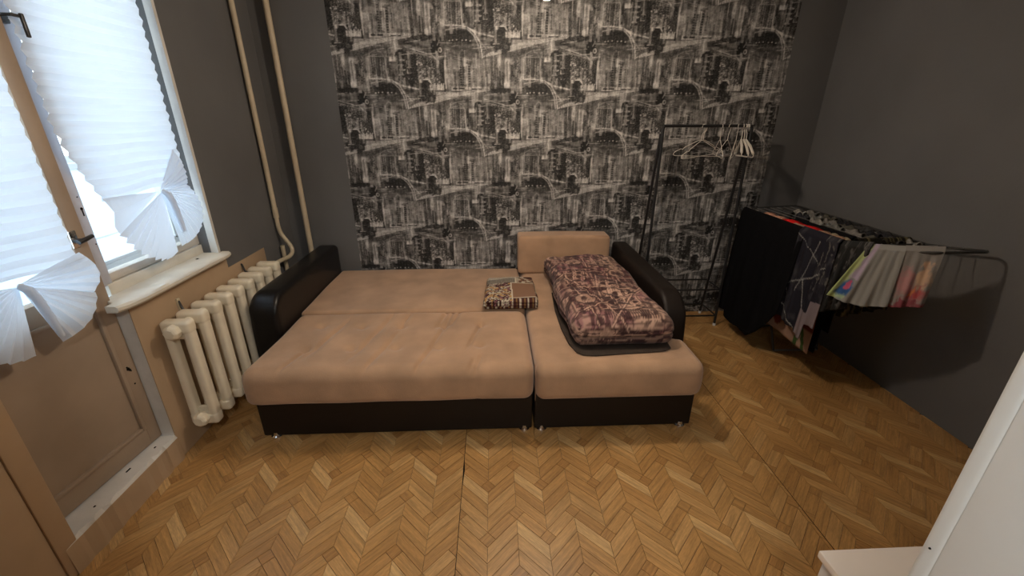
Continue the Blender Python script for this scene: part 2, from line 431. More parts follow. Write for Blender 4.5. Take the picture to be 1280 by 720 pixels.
# ---- wallpaper: three strips of a black and white city print
def city_tile(nx, ny):
    """one lattice tile 1.08 x 0.658 m; units below are 1/824 m, y up"""
    U = 890.0; Vv = 542.0
    X, Y = np.meshgrid((np.arange(nx) + .5) / nx * U, (np.arange(ny) + .5) / ny * Vv)
    T = np.zeros((ny, nx)) + .115
    R = np.random.default_rng(3)
    n1 = fbm(X / 890 * 16, Y / 542 * 32, 0, 3); n2 = fbm(X / 890 * 64, Y / 542 * 16, 2, 3)
    fine = R.random((ny, nx))
    T += (n1 - .5) * .18 + (n2 - .5) * .10
    def off(cx, cy, k):
        dx = (X - cx - k * U / 2 + U / 2) % U - U / 2; dy = (Y - cy - k * Vv / 2 + Vv / 2) % Vv - Vv / 2; return dx, dy
    def rect(cx, cy, hx, hy, val, a=1.0, tex=0.0, soft=2.0):
        nonlocal T
        for k in (0, 1):
            dx, dy = off(cx, cy, k)
            m = np.clip((hx - np.abs(dx)) / soft + .5, 0, 1) * np.clip((hy - np.abs(dy)) / soft + .5, 0, 1) * a
            T = T * (1 - m) + (val + tex * (fine - .5) * 1.6) * m
    def box(x0, x1, y0, y1, val, a=1.0, tex=0.0, soft=2.0): rect((x0 + x1) / 2, (y0 + y1) / 2, (x1 - x0) / 2, (y1 - y0) / 2, val, a, tex, soft)
    def ell(cx, cy, rx, ry, val, a=1.0, tex=0.0, rough=.0):
        nonlocal T
        for k in (0, 1):
            dx, dy = off(cx, cy, k); d = np.sqrt((dx / rx) ** 2 + (dy / ry) ** 2) + (n2 - .5) * rough
            m = np.clip((1 - d) * 6, 0, 1) * a; T = T * (1 - m) + (val + tex * (fine - .5)) * m
    def line(pts, w, val, a=1.0):
        nonlocal T
        for k in (0, 1):
            best = None
            for (xa, ya), (xb, yb) in zip(pts[:-1], pts[1:]):
                dx, dy = off((xa + xb) / 2, (ya + yb) / 2, k); L = math.hypot(xb - xa, yb - ya) + 1e-6; ux, uy = (xb - xa) / L, (yb - ya) / L
                t = np.clip(dx * ux + dy * uy, -L / 2, L / 2); d = np.hypot(dx - t * ux, dy - t * uy)
                best = d if best is None else np.minimum(best, d)
            m = np.clip((w - best) / 2 + .5, 0, 1) * a; T = T * (1 - m) + val * m
    # sky glow and haze
    ell(-40, 130, 55, 85, .46, .8); ell(810, 190, 40, 40, .42, .8); ell(540, 130, 60, 60, .28, .6); ell(250, 150, 60, 60, .22, .5)
    ell(720, 120, 70, 70, .22, .7)
    # towers left and right of the arch building
    box(-74, -52, 80, 230, .09, .85, .05); box(-50, -28, 60, 190, .40, .7, .06); box(-22, -4, 60, 175, .06, .9, .05); box(-4, 32, 70, 240, .10, .85, .10)
    box(40, 56, 80, 225, .34, .8); box(150, 165, 90, 240, .33, .7)
    box(56, 150, 90, 205, .10, .85, .12); ell(103, 205, 47, 42, .10, .85, .1)
    for x in (66, 80, 94, 108, 122, 138): line([(x, 100), (x, 225)], 1.6, .30, .7)
    line([(56, 100), (56, 205), (70, 232), (103, 246), (136, 232), (150, 205), (150, 100)], 2.2, .36, .9)
    box(158, 170, 110, 210, .05, .9, .05); box(172, 186, 130, 190, .07, .85, .05); box(100, 112, 110, 250, .06, .7)
    box(188, 232, 196, 300, .30, .9, .04); box(176, 214, 188, 212, .52, .9)
    # pagoda-like dark tree block
    box(218, 262, 90, 225, .035, .95, .05); box(258, 330, 70, 235, .04, .92, .07); ell(236, 220, 30, 34, .03, .95, .03, .8); ell(300, 160, 40, 90, .03, .8, .05, 1.2)
    for i, y in enumerate((120, 145, 170, 195)): ell(236 + 9 * (i % 2), y, 20, 6, .36, .75)
    for y in (100, 130, 158): ell(285, y, 16, 4, .28, .6)
    # receding facade with lit windows
    for i in range(15):
        x = 330 + i * 10; top = 245 - i * 5.5; bot = 66
        box(x, x + 9, bot, top, .05 if i % 2 else .09, .9, .14, 1)
    line([(270, 262), (420, 222), (500, 150)], 2, .42, .8); line([(300, 240), (430, 208), (495, 140)], 1.5, .32, .7)
    for i in range(34):
        x = 325 + R.random() * 130; y = 75 + R.random() * (120 - (x - 325) * .35); rect(x, y, 3.6, 2.4, .50, .8)
    box(458, 484, 70, 200, .035, .9, .05); line([(490, 50), (490, 195)], 4, .40, .9); box(500, 545, 60, 150, .24, .7, .06)
    # lattice tower, window columns
    box(566, 672, 48, 170, .16, .8, .06)
    line([(572, 60), (572, 225), (592, 252), (614, 225), (614, 60)], 2, .34, .8); line([(592, 70), (592, 250)], 1.5, .30, .7)
    for y in range(160, 245, 13): line([(575, y), (611, y + 5)], 1, .30, .6)
    for cx in (580, 596, 630, 652):
        for j in range(9): rect(cx, 60 + j * 13 - (4 if cx < 600 else 0), 6.5, 4.0, .035, .88)
    line([(618, 48), (618, 175)], 2.5, .42, .9)
    box(660, 792, 60, 205, .20, .75, .04)
    for i in range(12): line([(668 + i * 10, 62), (668 + i * 10, 150 + 40 * math.sin(i * 1.7))], 1.2, .10 + .12 * (i % 2), .6)
    box(752, 796, 60, 215, .07, .8, .06); box(800, 815, 60, 165, .05, .9, .05); box(818, 830, 50, 135, .06, .9, .05)
    # trees in the back, streak of parked cars
    ell(800, 36, 62, 16, .035, .95, .05, .8); ell(-60, 38, 50, 15, .04, .9, .05, .8)
    box(520, 745, 36, 58, .40, .85, .10); box(530, 600, 44, 54, .03, .95, .02); box(640, 700, 42, 50, .04, .9); box(590, 760, 36, 42, .08, .7)
    # roads
    box(20, 640, -66, 8, .085, .6, .03, 14)
    for i in range(16):
        a = i / 15; line([(255 + 60 * a, -62 + 30 * a), (430, -28 + 34 * a), (600, 14 + 22 * a), (745, 40 + 4 * a)], 1.7, .42 if i % 3 else .14, .75)
    box(430, 640, 10, 30, .40, .55, .10, 8)
    ell(140, 46, 98, 34, .035, .95, .03, .5); ell(70, 30, 50, 14, .05, .8, .03, .6)
    for x in (78, 96, 118, 150, 172, 196): rect(x, 22 + (x % 7), 3.5, 3, .50, .8)
    line([(50, 98), (120, 98), (180, 92), (225, 60), (252, 10), (262, -62)], 3, .46, .95); line([(60, 76), (130, 88), (178, 84), (214, 52), (240, 4), (250, -60)], 2.2, .36, .9)
    line([(190, 86), (240, 62), (330, 44)], 4, .5, .8); line([(186, 92), (250, 72), (300, 66)], 3, .05, .8)
    line([(228, 52), (262, 8), (290, -24)], 1.8, .38, .8)
    ell(370, 12, 62, 44, .04, .92, .07, 1.2); ell(400, -10, 36, 26, .04, .9, .07, 1.2); ell(398, -8, 14, 12, .2, .5)
    # car and passers-by
    box(330, 404, 52, 92, .03, .95, .02); box(338, 352, 78, 96, .50, .9); line([(356, 96), (392, 96), (414, 60)], 3, .46, .9); box(396, 482, 40, 68, .46, .75, .2)
    for x in (422, 440, 462, 474): box(x, x + 6, 40, 76, .55, .8)
    box(478, 488, 30, 70, .03, .9)
    # motorcycle and rider
    ell(0, 5, 20, 34, .02, .97, .02, .6); ell(-4, 44, 9, 11, .02, .97); ell(-18, -22, 15, 17, .02, .97); ell(20, -24, 20, 22, .02, .97); ell(22, -24, 13, 15, .30, .8); ell(22, -24, 6, 7, .03, .9)
    box(-30, -20, -40, 10, .03, .9); line([(-6, 30), (22, 8)], 5, .02, .97); line([(8, 0), (20, 24)], 2, .3, .7); line([(-34, -44), (60, -50), (140, -64)], 5, .05, .6)
    line([(60, -56), (150, -84), (210, -100)], 4, .05, .7); line([(80, -50), (200, -76)], 2, .3, .6)
    for i in range(150):
        x = R.random() * 890; y = 60 + R.random() * 150; w_ = 2 + R.random() * 7; h_ = 10 + R.random() * 50
        rect(x, y, w_, h_, [.03, .05, .28, .08, .38][i % 5], .30 + .3 * R.random(), .05, 1.5)
    for i in range(60):
        x = R.random() * 890; y = -60 + R.random() * 100; l_ = 20 + R.random() * 70; sl = R.random() * 16 - 2
        line([(x, y), (x + l_, y + sl * l_ / 60)], .8 + R.random() * 1.2, [.03, .34, .05, .42][i % 4], .6)
    # distress / streaking
    st = fbm(X / 890 * 128, Y / 542 * 8, 4, 2); T *= .55 + .85 * st; T *= .75 + .5 * vn[6](X / 890 * 96, Y / 542 * 24); T *= .8 + .4 * fine; T = T * (.7 + .6 * n1)
    T = .12 + (T - .12) * 1.25
    return np.clip(T, .008, .62)
NX, NY = 270, 164
tile = city_tile(NX, NY)
PW, PX0 = 1.08, -1.096
def wallpaper_mesh():
    dx = PW / NX; dz = .658 / NY; nz = int(ZC / dz); xs = np.arange(NX + 1) * dx; zs = np.arange(nz + 1) * dz
    GX, GZ = np.meshgrid(xs, zs); v = np.stack([GX.ravel(), np.zeros(GX.size), GZ.ravel()], 1)
    me = bpy.data.meshes.new('wallpaper_strip'); nvx = NX + 1
    i, j = np.meshgrid(np.arange(NX), np.arange(nz)); a = (j * nvx + i).ravel(); q = np.stack([a, a + 1, a + 1 + nvx, a + nvx], 1)
    # thin edges so that the strip has a thickness
    nb = len(v); B = [0, NX, nz * nvx + NX, nz * nvx]; v = np.vstack([v, v[B] + [0, .0015, 0]])
    eq = np.array([[B[0], B[3], nb + 3, nb], [B[1], nb + 1, nb + 2, B[2]]]); q = np.vstack([q, eq])
    me.vertices.add(len(v)); me.vertices.foreach_set('co', v.astype(np.float32).ravel())
    me.loops.add(q.size); me.loops.foreach_set('vertex_index', q.astype(np.int32).ravel())
    me.polygons.add(len(q)); me.polygons.foreach_set('loop_start', (np.arange(len(q)) * 4).astype(np.int32))
    me.update(calc_edges=True)
    # print: moto lattice anchor at world x=-.379, z=1.4065
    wx = v[:, 0] + PX0; wz = v[:, 2]
    fu = ((wx + .379) / 1.08 % 1) * NX - .5; fv = ((wz - 1.4065) / .658 % 1) * NY - .5
    iu = np.floor(fu).astype(int); iv = np.floor(fv).astype(int); au = fu - iu; av = fv - iv
    g = lambda b, a_: tile[b % NY, a_ % NX]
    val = (g(iv, iu) * (1 - au) + g(iv, iu + 1) * au) * (1 - av) + (g(iv + 1, iu) * (1 - au) + g(iv + 1, iu + 1) * au) * av
    set_print(me, np.stack([val * 1.0, val * .97, val * .93], 1)); me.materials.append(M['wallpaper']); return me
M['wallpaper'] = attr_mat('city_print_wallpaper', .62, .3, bump=(300, .05))
wp = wallpaper_mesh()
for k in range(3):
    o = bpy.data.objects.new('wallpaper_strip', wp); COL.objects.link(o); o.location = (PX0 + k * PW + .0004 * k, YB - .0018, 0); o.parent = wall_back

# ---- balcony door
door = empty('door_1', (XW, 1.19, .14)); struct(door); D = door.location
YD0, YD1 = 1.16, 1.745
dm = MB(D); dm.box(XW - .045, XW, YD0, 1.235, .15, 2.3, .002); dm.box(XW - .045, XW, 1.685, YD1, .15, 2.3, .002)
dm.box(XW - .045, XW, 1.235, 1.685, .15, .235, .002); dm.box(XW - .045, XW, 1.235, 1.685, .885, .965, .002); dm.box(XW - .045, XW, 1.235, 1.685, 2.2, 2.3, .002)
dm.build('door_frame', M['door_beige'], door, True)
dp = MB(D); dp.box(XW - .035, XW - .010, 1.235, 1.685, .235, .885); dp.build('door_panel', M['door_beige'], door)
dmo = MB(D)
for a, b, c, d in ((1.235, 1.252, .235, .885), (1.668, 1.685, .235, .885)): dmo.box(XW - .012, XW + .006, a, b, c, d, .004)
for c, d in ((.235, .252), (.868, .885)): dmo.box(XW - .012, XW + .006, 1.252, 1.668, c, d, .004)
dmo.build('moulding', M['door_beige'], door, True)
panel_ = [c for c in door.children if c.name.startswith('door_panel')][0]; mo_ = [c for c in door.children if c.name.startswith('moulding')][0]
mo_.parent = panel_; mo_.location = Vector(mo_.location) - Vector(panel_.location)
MB(D).box(XW - .028, XW - .022, 1.236, 1.684, .966, 2.199).build('pane', M['glass'], door)
hd_ = MB(D); hd_.box(XW, XW + .008, 1.680, 1.708, 1.12, 1.19, .003)
hp = hd_.build('handle_plate', M['chrome'], door, True)
hm = MB(Vector((XW, 1.715, 1.15)))
hm.tube([(XW, 1.694, 1.15), (XW + .032, 1.694, 1.15)], .010, 10); hm.tube([(XW + .032, 1.682, 1.147), (XW + .035, 1.71, 1.152), (XW + .033, 1.742, 1.158)], [.010, .009, .008], 10)
hm = hm.build('handle', M['handle'], door, True)
hs = MB(D)
for y, z, r in ((1.708, .55, .008), (1.714, .542, .006), (1.705, .56, .004), (1.718, .535, .003), (1.713, .47, .004), (1.716, 1.045, .004)):
    hs.lathe([(r, 0), (r, .0012)], (XW + .0002, y, z), 8, 'x')
hs.build('screw_hole', M['hole'], door)
door.rotation_euler = (0, 0, math.radians(-4.8))
# door casing at the left, threshold
cs = struct(MB().box(XL, XL + .012, 1.125, 1.198, 0.0, 2.36, .006).build('trim_2', M['paint_beige'], smooth=True), 'beige casing on the left of the balcony door')
def th_profile():
    n = 24; vs = []
    for i in range(n + 1):
        y = 1.15 + (1.747 - 1.15) * i / n; w = .003 * math.sin(i * 1.7) + .002 * math.sin(i * 4.1)
        vs += [(XL + .016 + w, y, 0), (XL + .012 + w, y, .125 + w), (XL + .004 + w * 2, y, .139), (XW - .05, y, .143)]
    fs = []
    for i in range(n):
        for j in range(3): a = i * 4 + j; fs.append((a, a + 4, a + 5, a + 1))
    return vs, fs
vs, fs = th_profile(); th = mesh_obj('trim_3', vs, fs, [M['paint_beige'], M['plaster_white']]); struct(th, 'threshold of the balcony door with worn cream top')
for i, p in enumerate(th.data.polygons): p.material_index = 1 if i % 3 else 0
tm = MB()
for y, x, l in ((1.33, -1.63, .004), (1.52, -1.645, .012), (1.66, -1.63, .005)): tm.box(x - .003, x + .003, y - l, y + l, .1425, .1445)
tm.build('chip', M['hole'], th)

# ---- window
win = empty('window_1', (XW, 2.1, .875)); struct(win); Wn = win.location
wm = MB(Wn); wm.box(XW - .05, XW + .002, 1.752, 1.832, .915, 2.3, .003); wm.box(XW - .05, XW, 1.832, 2.3, 2.2, 2.3); wm.build('window_frame', M['frame_blue'], win, True)
wm = MB(Wn); wm.box(XW - .05, XW, 1.832, 2.46, .925, .962, .003); wm.box(XW - .05, XW, 2.415, 2.456, .962, 2.3, .003); wm.build('sash_rail', M['frame_worn'], win, True)
wm = MB(Wn); wm.box(XW - .05, XW + .008, 1.80, 2.46, .868, .921, .002); wm.build('bottom_frame', M['sill'], win, True)
kh = MB(Wn)
for y, z, r in ((1.817, 1.252, .006), (1.817, 1.30, .003), (1.822, 1.10, .003)): kh.lathe([(r, 0), (r, .0012)], (XW + .002, y, z), 8, 'x')
kh.box(XW + .002, XW + .0032, 1.8145, 1.8195, 1.222, 1.252); kh.build('keyhole', M['hole'], win)
MB(Wn).box(XW - .030, XW - .025, 1.833, 2.414, .963, 2.199).build('pane', M['glass'], win)
lt = MB(Wn); lt.box(XW, XW + .02, 1.755, 1.80, 1.905, 1.93, .004); lt.box(XW + .052, XW + .062, 1.800, 1.812, 1.865, 1.94, .003); lt.box(XW, XW + .058, 1.768, 1.776, 1.925, 1.935, .002); lt.box(XW + .05, XW + .058, 1.77, 1.806, 1.925, 1.935, .002); lt.build('latch', M['grey_metal'], win, True)
# outer sash, seen under the blind
om = MB(Wn)
om.box(XW - .16, XW - .12, 1.80, 2.50, .905, .96, .004); om.box(XW - .175, XW - .12, 1.80, 2.5, .96, .975, .003); om.box(XW - .16, XW - .12, 1.80, 1.84, .96, 2.3); om.box(XW - .16, XW - .12, 2.44, 2.50, .96, 2.3); om.box(XW - .17, XW - .05, 1.8, 2.5, .86, .9)
om.build('outer_frame', M['balcony_white'], win)
# sill
def sill():
    n = 20; vs = []; fs = []
    for i in range(n + 1):
        y = 1.672 + (2.462 - 1.672) * i / n
        xf = XL + .058 - (.028 if i == 0 else (.012 if i == 1 else (.004 if i == 2 else 0))); 
        if i == n: xf -= .01
        zz = .0015 * math.sin(i * 1.3)
        xb = XW + .008 if y > 1.75 else XL - .02
        vs += [(xb, y, .872), (xf - .010, y, .872 + zz), (xf, y, .864), (xf + .001, y, .852), (xf - .008, y, .842), (xb, y, .842)]
    for i in range(n):
        for j in range(6): a = i * 6 + j; b = i * 6 + (j + 1) % 6; fs.append((a, b, b + 6, a + 6))
    fs += [tuple(range(6)), tuple(n * 6 + j for j in range(6))]
    m = MB(Wn); m.add(vs, fs); o = m.build('window_sill', M['sill'], win, True); return o
sl = sill(); sl['label'] = 'cream window sill with chipped front corner'
MB(Wn).box(-1.655, -1.645, 2.31, 2.325, .8715, .874).build('chip', M['hole'], win)

# ---- balcony outside
bf = struct(MB().box(-2.75, XL - .12, .2, 4.6, -.1, 0.0).build('floor_balcony', M['balcony_floor']))
bp_ = MB(); bp_.box(-2.70, -2.62, .2, 4.6, 0.0, .30); bp_.box(-2.70, -2.60, .2, 4.6, 1.3, 1.34, .004); bp_.box(-2.622, -2.612, .2, 4.6, .855, .865)
wb = struct(bp_.build('wall_balcony', M['balcony_white']))
MB().box(-2.645, -2.640, .2, 4.6, .30, 1.3).build('frosted_panel', M['frosted'], wb)
struct(MB().box(-2.75, XL - .12, .2, 4.6, 2.5, 2.6).build('ceiling_balcony', M['balcony_white']))
bw = empty('window_2', (-2.66, 2.4, 1.04)); struct(bw)
b = MB(bw.location)
for y in (.25, 1.25, 2.25, 3.25, 4.25): b.box(-2.69, -2.65, y - .03, y + .03, 1.34, 2.5)
b.box(-2.69, -2.65, .2, 4.6, 1.34, 1.38); b.box(-2.69, -2.64, .2, 4.6, 2.42, 2.5); b.build('window_frame', M['balcony_white'], bw)

def nest(child, part):
    child.parent = part; child.location = Vector(child.location) - Vector(part.location)
nest(hm, hp)
# ================================================================== BLINDS
def blind(name, label, top, bot, yl, yr, sheet_bl, knot, lobes, x):
    root = empty(name, (x, (yl + yr) / 2, top)); tag(root, label, 'blind', 'white pleated paper blinds')
    pitch = .046; nz = int((top - bot) / (pitch / 4)); ny = 26
    vs = []; fs = []
    for i in range(nz + 1):
        f = i / nz; z = top - (top - bot) * f
        zig = .006 * (1 - math.cos(i * PI / 2 + .001)) if i % 4 else 0.0
        for j in range(ny + 1):
            g = j / ny
            # the left edge drifts inwards near the bottom, rows sag a little
            ll = yl + (sheet_bl - yl) * max(0, (f - .70) / .30) ** 1.4; rr = yr
            y = ll + (rr - ll) * g
            kn = math.exp(-((y - knot[0]) / .16) ** 2) * max(0, (f - .72) / .28)
            zz = z + .030 * kn - .010 * math.sin(g * PI) * f + .006 * (1 - g) + .0015 * math.sin(9 * g + i * .4)
            vs.append((x + zig + .012 * kn + .002 * math.sin(i * .7 + g * 5), y + .002 * math.cos(i * PI / 2) * (1 if g > .97 else (-1 if g < .03 else 0)), zz))
    for i in range(nz):
        for j in range(ny):
            a = i * (ny + 1) + j; fs.append((a, a + 1, a + ny + 2, a + ny + 1))
    m = MB(root.location); m.add(vs, fs); m.build('pleated_sheet', M['blind'], root, fix=False)
    for lobe in lobes:
        (a0, a1, n, R0, R1, Rm, xo, amp) = lobe
        vs = []; fs = []; nr = 9; cx, cz = knot
        for i in range(n + 1):
            f = i / n; ang = math.radians(a0 + (a1 - a0) * f)
            R = (R0 * (1 - f) + R1 * f) + (Rm - (R0 + R1) / 2) * math.sin(f * PI)
            if i % 2: R *= .965
            for k in range(nr + 1):
                r = .008 + (R - .008) * k / nr; t = k / nr
                dz = (1 if i % 2 else -1) * amp * t ** .8
                curl = .05 * math.sin(t * PI * .7) * math.sin(f * PI) * .6
                vs.append((x + xo + dz + curl, cx + r * math.cos(ang), cz + r * math.sin(ang) - .012 * t * t * abs(math.cos(ang))))
        for i in range(n):
            for k in range(nr): a = i * (nr + 1) + k; fs.append((a, a + 1, a + nr + 2, a + nr + 1))
        m = MB(root.location); m.add(vs, fs); m.build('pleated_fan', M['blind'], root, fix=False)
    # clip: folded white tab that hangs out of the knot
    m = MB(root.location); kx, kz = knot
    m.tube([(x + .036, kx - .004, kz + .004), (x + .055, kx + .004, kz - .012), (x + .06, kx + .014, kz - .05), (x + .055, kx + .03, kz - .13), (x + .05, kx + .045, kz - .21)], [.010, .015, .014, .014, .010], 10)
    m.build('folded_tab', M['blind'], root, True)
    MB(root.location).lathe([(.008, .0), (.009, .008), (.004, .012)], (x + .034, kx, kz + .004), 10, 'x').build('clip', M['cap_white'], root, True)
    MB(root.location).box(x - .012, x + .03, yl, yr, top - .004, top + .012, .003).build('head_rail', M['cap_white'], root)
    return root
blind('pleated_blind', 'white pleated paper blind on the window above the radiator, fanned at the bottom', 2.285, 1.262, 1.778, 2.413, 1.882,
      (2.185, 1.262), [(174, 206, 3, .31, .335, .33, .014, .006), (203, 266, 19, .335, .31, .345, .030, .007), (-82, 6, 24, .29, .20, .275, .026, .007), (4, 50, 11, .21, .27, .215, .018, .006)], XW + .038)
blind('pleated_blind', 'white pleated paper blind on the glazed balcony door, fanned over its panel', 2.285, 1.07, 1.175, 1.642, 1.165,
      (1.411, 1.066), [(170, 262, 18, .25, .25, .26, .030, .007), (-76, -24, 10, .25, .26, .25, .030, .008), (-27, 14, 10, .25, .25, .268, .020, .007)], XW + .052).rotation_euler = (0, 0, math.radians(-4.8))

# ================================================================== PIPES, RADIATOR
def smooth_path(P, n=6):
    P = [Vector(p) for p in P]; out = []
    for i in range(len(P) - 1):
        p0 = P[max(i - 1, 0)]; p1 = P[i]; p2 = P[i + 1]; p3 = P[min(i + 2, len(P) - 1)]
        for k in range(n):
            t = k / n; out.append(.5 * ((2 * p1) + (p2 - p0) * t + (2 * p0 - 5 * p1 + 4 * p2 - p3) * t * t + (3 * p1 - p0 - 3 * p2 + p3) * t ** 3))
    out.append(P[-1]); return out
xa, ya = -1.572, 3.105
rz = empty('heating_pipe', (xa, ya, 0)); tag(rz, 'cream heating riser that bends into the radiator, beside the window wall', 'pipe')
MB(rz.location).tube([(xa, ya, ZC), (xa, ya, .955)], .0165, 14).build('riser', M['pipe'], rz, True)
MB(rz.location).tube([(xa, ya, 1.0), (xa, ya, .93)], .0195, 14).build('coupling', M['pipe'], rz, True)
MB(rz.location).tube([(xa, ya, .93), (xa, ya, .915)], .014, 12).build('thread', M['rust'], rz, True)
MB(rz.location).tube(smooth_path([(xa, ya, .93), (xa, ya, .86), (xa + .012, ya + .005, .80), (xa + .055, ya + .008, .72), (xa + .068, ya - .01, .675), (xa + .066, ya - .07, .655), (xa + .063, 2.90, .665), (xa + .063, 2.84, .668)]), .0145, 12).build('branch', M['pipe'], rz, True)
MB(rz.location).tube(smooth_path([(xa, ya, .72), (xa, ya, .3), (xa + .03, ya - .04, .2), (xa + .063, 2.9, .172), (xa + .063, 2.84, .170)]), .0145, 12).build('return_branch', M['pipe'], rz, True)
rz2 = MB((-1.455, 3.305, 0)).tube([(-1.455, 3.305, 0), (-1.455, 3.305, ZC)], .0195, 16).build('heating_pipe', M['pipe'], None, True)
tag(rz2, 'straight vertical cream heating pipe on the back wall behind the armrest', 'pipe')

RX0, RX1, RZ0, RZ1 = -1.578, -1.440, .125, .713
rad = empty('radiator', (RX1 - .07, 2.3, RZ0)); tag(rad, 'old cream cast-iron sectional radiator under the window sill', 'radiator')
def section_mesh(yc):
    m = MB((RX1 - .07, yc, RZ0)); w = .030
    def rb(x0, x1, y0, y1, z0, z1, r):
        vs, fs = rbox_data(x0, x1, y0, y1, z0, z1, r, .2); m.add(vs, fs)
    rb(RX0, RX1, yc - w, yc + w, RZ1 - .068, RZ1, .019)
    rb(RX0, RX1, yc - w, yc + w, RZ0, RZ0 + .068, .019)
    rb(RX1 - .044, RX1 - .002, yc - .026, yc + .026, RZ0 + .02, RZ1 - .02, .016)
    rb(RX0 + .002, RX0 + .044, yc - .026, yc + .026, RZ0 + .02, RZ1 - .02, .016)
    rb(RX0 + .03, RX1 - .03, yc - .008, yc + .008, RZ0 + .05, RZ0 + .10, .004)
    rb(RX0 + .03, RX1 - .03, yc - .008, yc + .008, RZ1 - .10, RZ1 - .05, .004)
    return m
s0 = None
for i in range(9):
    yc = 1.868 + .1097 * i
    if s0 is None: s0 = section_mesh(yc).build('section', M['radiator'], rad, True)
    else:
        c = s0.copy(); COL.objects.link(c); c.location.y = s0.location.y + .1097 * i
for z in (RZ0 + .045, RZ1 - .045):
    MB(rad.location).tube([(RX1 - .07, 1.85, z), (RX1 - .07, 2.83, z)], .024, 14).build('nipple', M['radiator'], rad, True)
    MB(rad.location).lathe([(.036, 1.840), (.036, 1.812), (.030, 1.805), (.022, 1.80)], (RX1 - .07, 0, z), 8, 'y').build('end_plug', M['radiator'], rad)
for y in (2.02, 2.6):
    MB(rad.location).tube([(XL + .006, y, .745), (XL + .01, y, .745), (XL + .02, y, .70), (RX1 - .08, y, .655)], .006, 8).build('bracket', M['grey_metal'], rad, True)
MB(rad.location).box(XL + .004, XL + .012, 2.01, 2.03, .66, .76).build('bracket', M['pipe'], rad)

# ================================================================== SOFA
sofa = empty('corner_sofa', (0, 2.5, 0)); tag(sofa, 'unfolded tan corner sofa with black faux-leather armrests and dark base', 'sofa')
SX0, SXM, SX1 = -1.262, .198, 1.078
ZT = .442
def base(x0, x1, y0, y1): return rbox('base', x0, x1, y0, y1, .012, .262, .008, .2, M['leather_brown'], sofa)
base(SX0 + .01, SXM - .006, 1.872, 3.30); base(SXM + .006, SX1 - .004, 1.868, 3.30)
def feet(px, py):
    o = MB((px, py, 0)).lathe([(.030, 0), (.030, .008), (.020, .014), (.018, .030)], (px, py, 0), 16).build('foot', M['chrome'], sofa, True)
for p in ((-1.19, 1.888), (.150, 1.888), (.245, 1.885), (1.02, 1.882), (-1.19, 3.2), (1.02, 3.2)): feet(*p)
# tufts unprojected from the picture
T1 = [(-1.045, 2.325), (-.800, 2.31), (-.560, 2.315), (-.315, 2.31), (-.085, 2.315)]
T2 = [(-1.03, 2.055), (-.785, 2.05), (-.545, 2.055), (-.310, 2.05), (-.085, 2.065)]
WR = [(-.95, 2.18, .20, .011), (-.70, 2.20, .25, .014), (-.62, 2.00, .2, .010), (-.33, 2.40, .12, .010), (-.29, 2.40, .12, .009), (-.25, 2.41, .10, .008), (-.38, 1.93, .13, .008),
      (-.12, 2.19, .16, .007), (-.56, 2.37, .10, .008), (-.10, 1.84, .10, .012), (-.13, 1.83, .08, .010), (-.33, 2.18, .15, .008), (-1.05, 1.95, .12, .007)]
def d_front(p, n):
    x, y, z = p; q = Vector(p)
    if n.z > .2:
        dz = -.004 * ((x + .53) / .72) ** 4 + .004
        for (a, b) in T1 + T2: 
            r2 = (x - a) ** 2 + (y - b) ** 2; dz -= .020 * math.exp(-r2 / .0009) + .010 * math.exp(-r2 / .010)
        for (a, b, l, s) in WR:
            u = (x - a) + (y - b) * -.22; dz -= .017 * math.exp(-(u / s) ** 2) * math.exp(-((y - b) / l) ** 4) + .005 * math.exp(-((u - 1.9 * s) / s) ** 2) * math.exp(-((y - b) / l) ** 4)
        dz += .0022 * math.sin(x * 9 + y * 3) * math.sin(y * 8)
        q.z += dz * n.z
    if n.y < -.3:
        q.y -= .010 * math.sin((z - .22) / .22 * PI) * -n.y + .002 * math.sin(x * 14) - .003 * math.exp(-((x + .1) / .015) ** 2) 
    # slight belly where the cushion sticks out beyond the armrest
    if y < 2.22 and n.x < -.3: q.x -= .022 * (1 - max(0, (y - 1.80)) / .42)
    return q
rbox('seat_cushion', SX0 + .012, SXM - .003, 1.812, 2.512, .232, ZT, .055, .008, M['fabric'], sofa, d_front)
def d_back(p, n):
    q = Vector(p)
    if n.z > .5: q.z += .003 * math.sin(p[0] * 4.2 + 1) * math.sin(p[1] * 9) - .004 * math.exp(-(((p[0] + .9) / .15) ** 2 + ((p[1] - 2.62) / .03) ** 2))
    return q
rbox('seat_cushion', SX0 + .012, SXM - .003, 2.506, 3.325, .232, ZT + .006, .028, .04, M['fabric'], sofa, d_back)
def d_ch(p, n):
    x, y, z = p; q = Vector(p)
    if n.z > .2: q.z += (.004 * math.sin((x - .2) / .88 * PI) + .0015 * math.sin(x * 12) * math.sin(y * 7) - .006 * math.exp(-(((y - 2.2) / .2) ** 2 + ((x - .5) / .2) ** 2))) * n.z
    if n.y < -.3: q.y -= .012 * math.sin((z - .22) / .22 * PI) * -n.y
    if n.x > .3 and y < 2.05: q.x += .008 * math.sin((z - .22) / .22 * PI)
    return q
def d_ch2(p, n):
    q = d_ch(p, n)
    if q.y > 2.07 and q.x > .93: q.x = min(q.x, .965)
    return q
rbox('chaise_cushion', SXM + .003, SX1 - .006, 1.805, 3.325, .228, ZT, .052, .02, M['fabric'], sofa, d_ch2)
mb = MB(sofa.location)
mb.tube([(SXM, 1.80, .25), (SXM, 1.795, .34), (SXM, 1.81, .40), (SXM, 1.85, .434)], .0022, 6)
mb.build('piping', M['fabric_seam'], sofa, True)
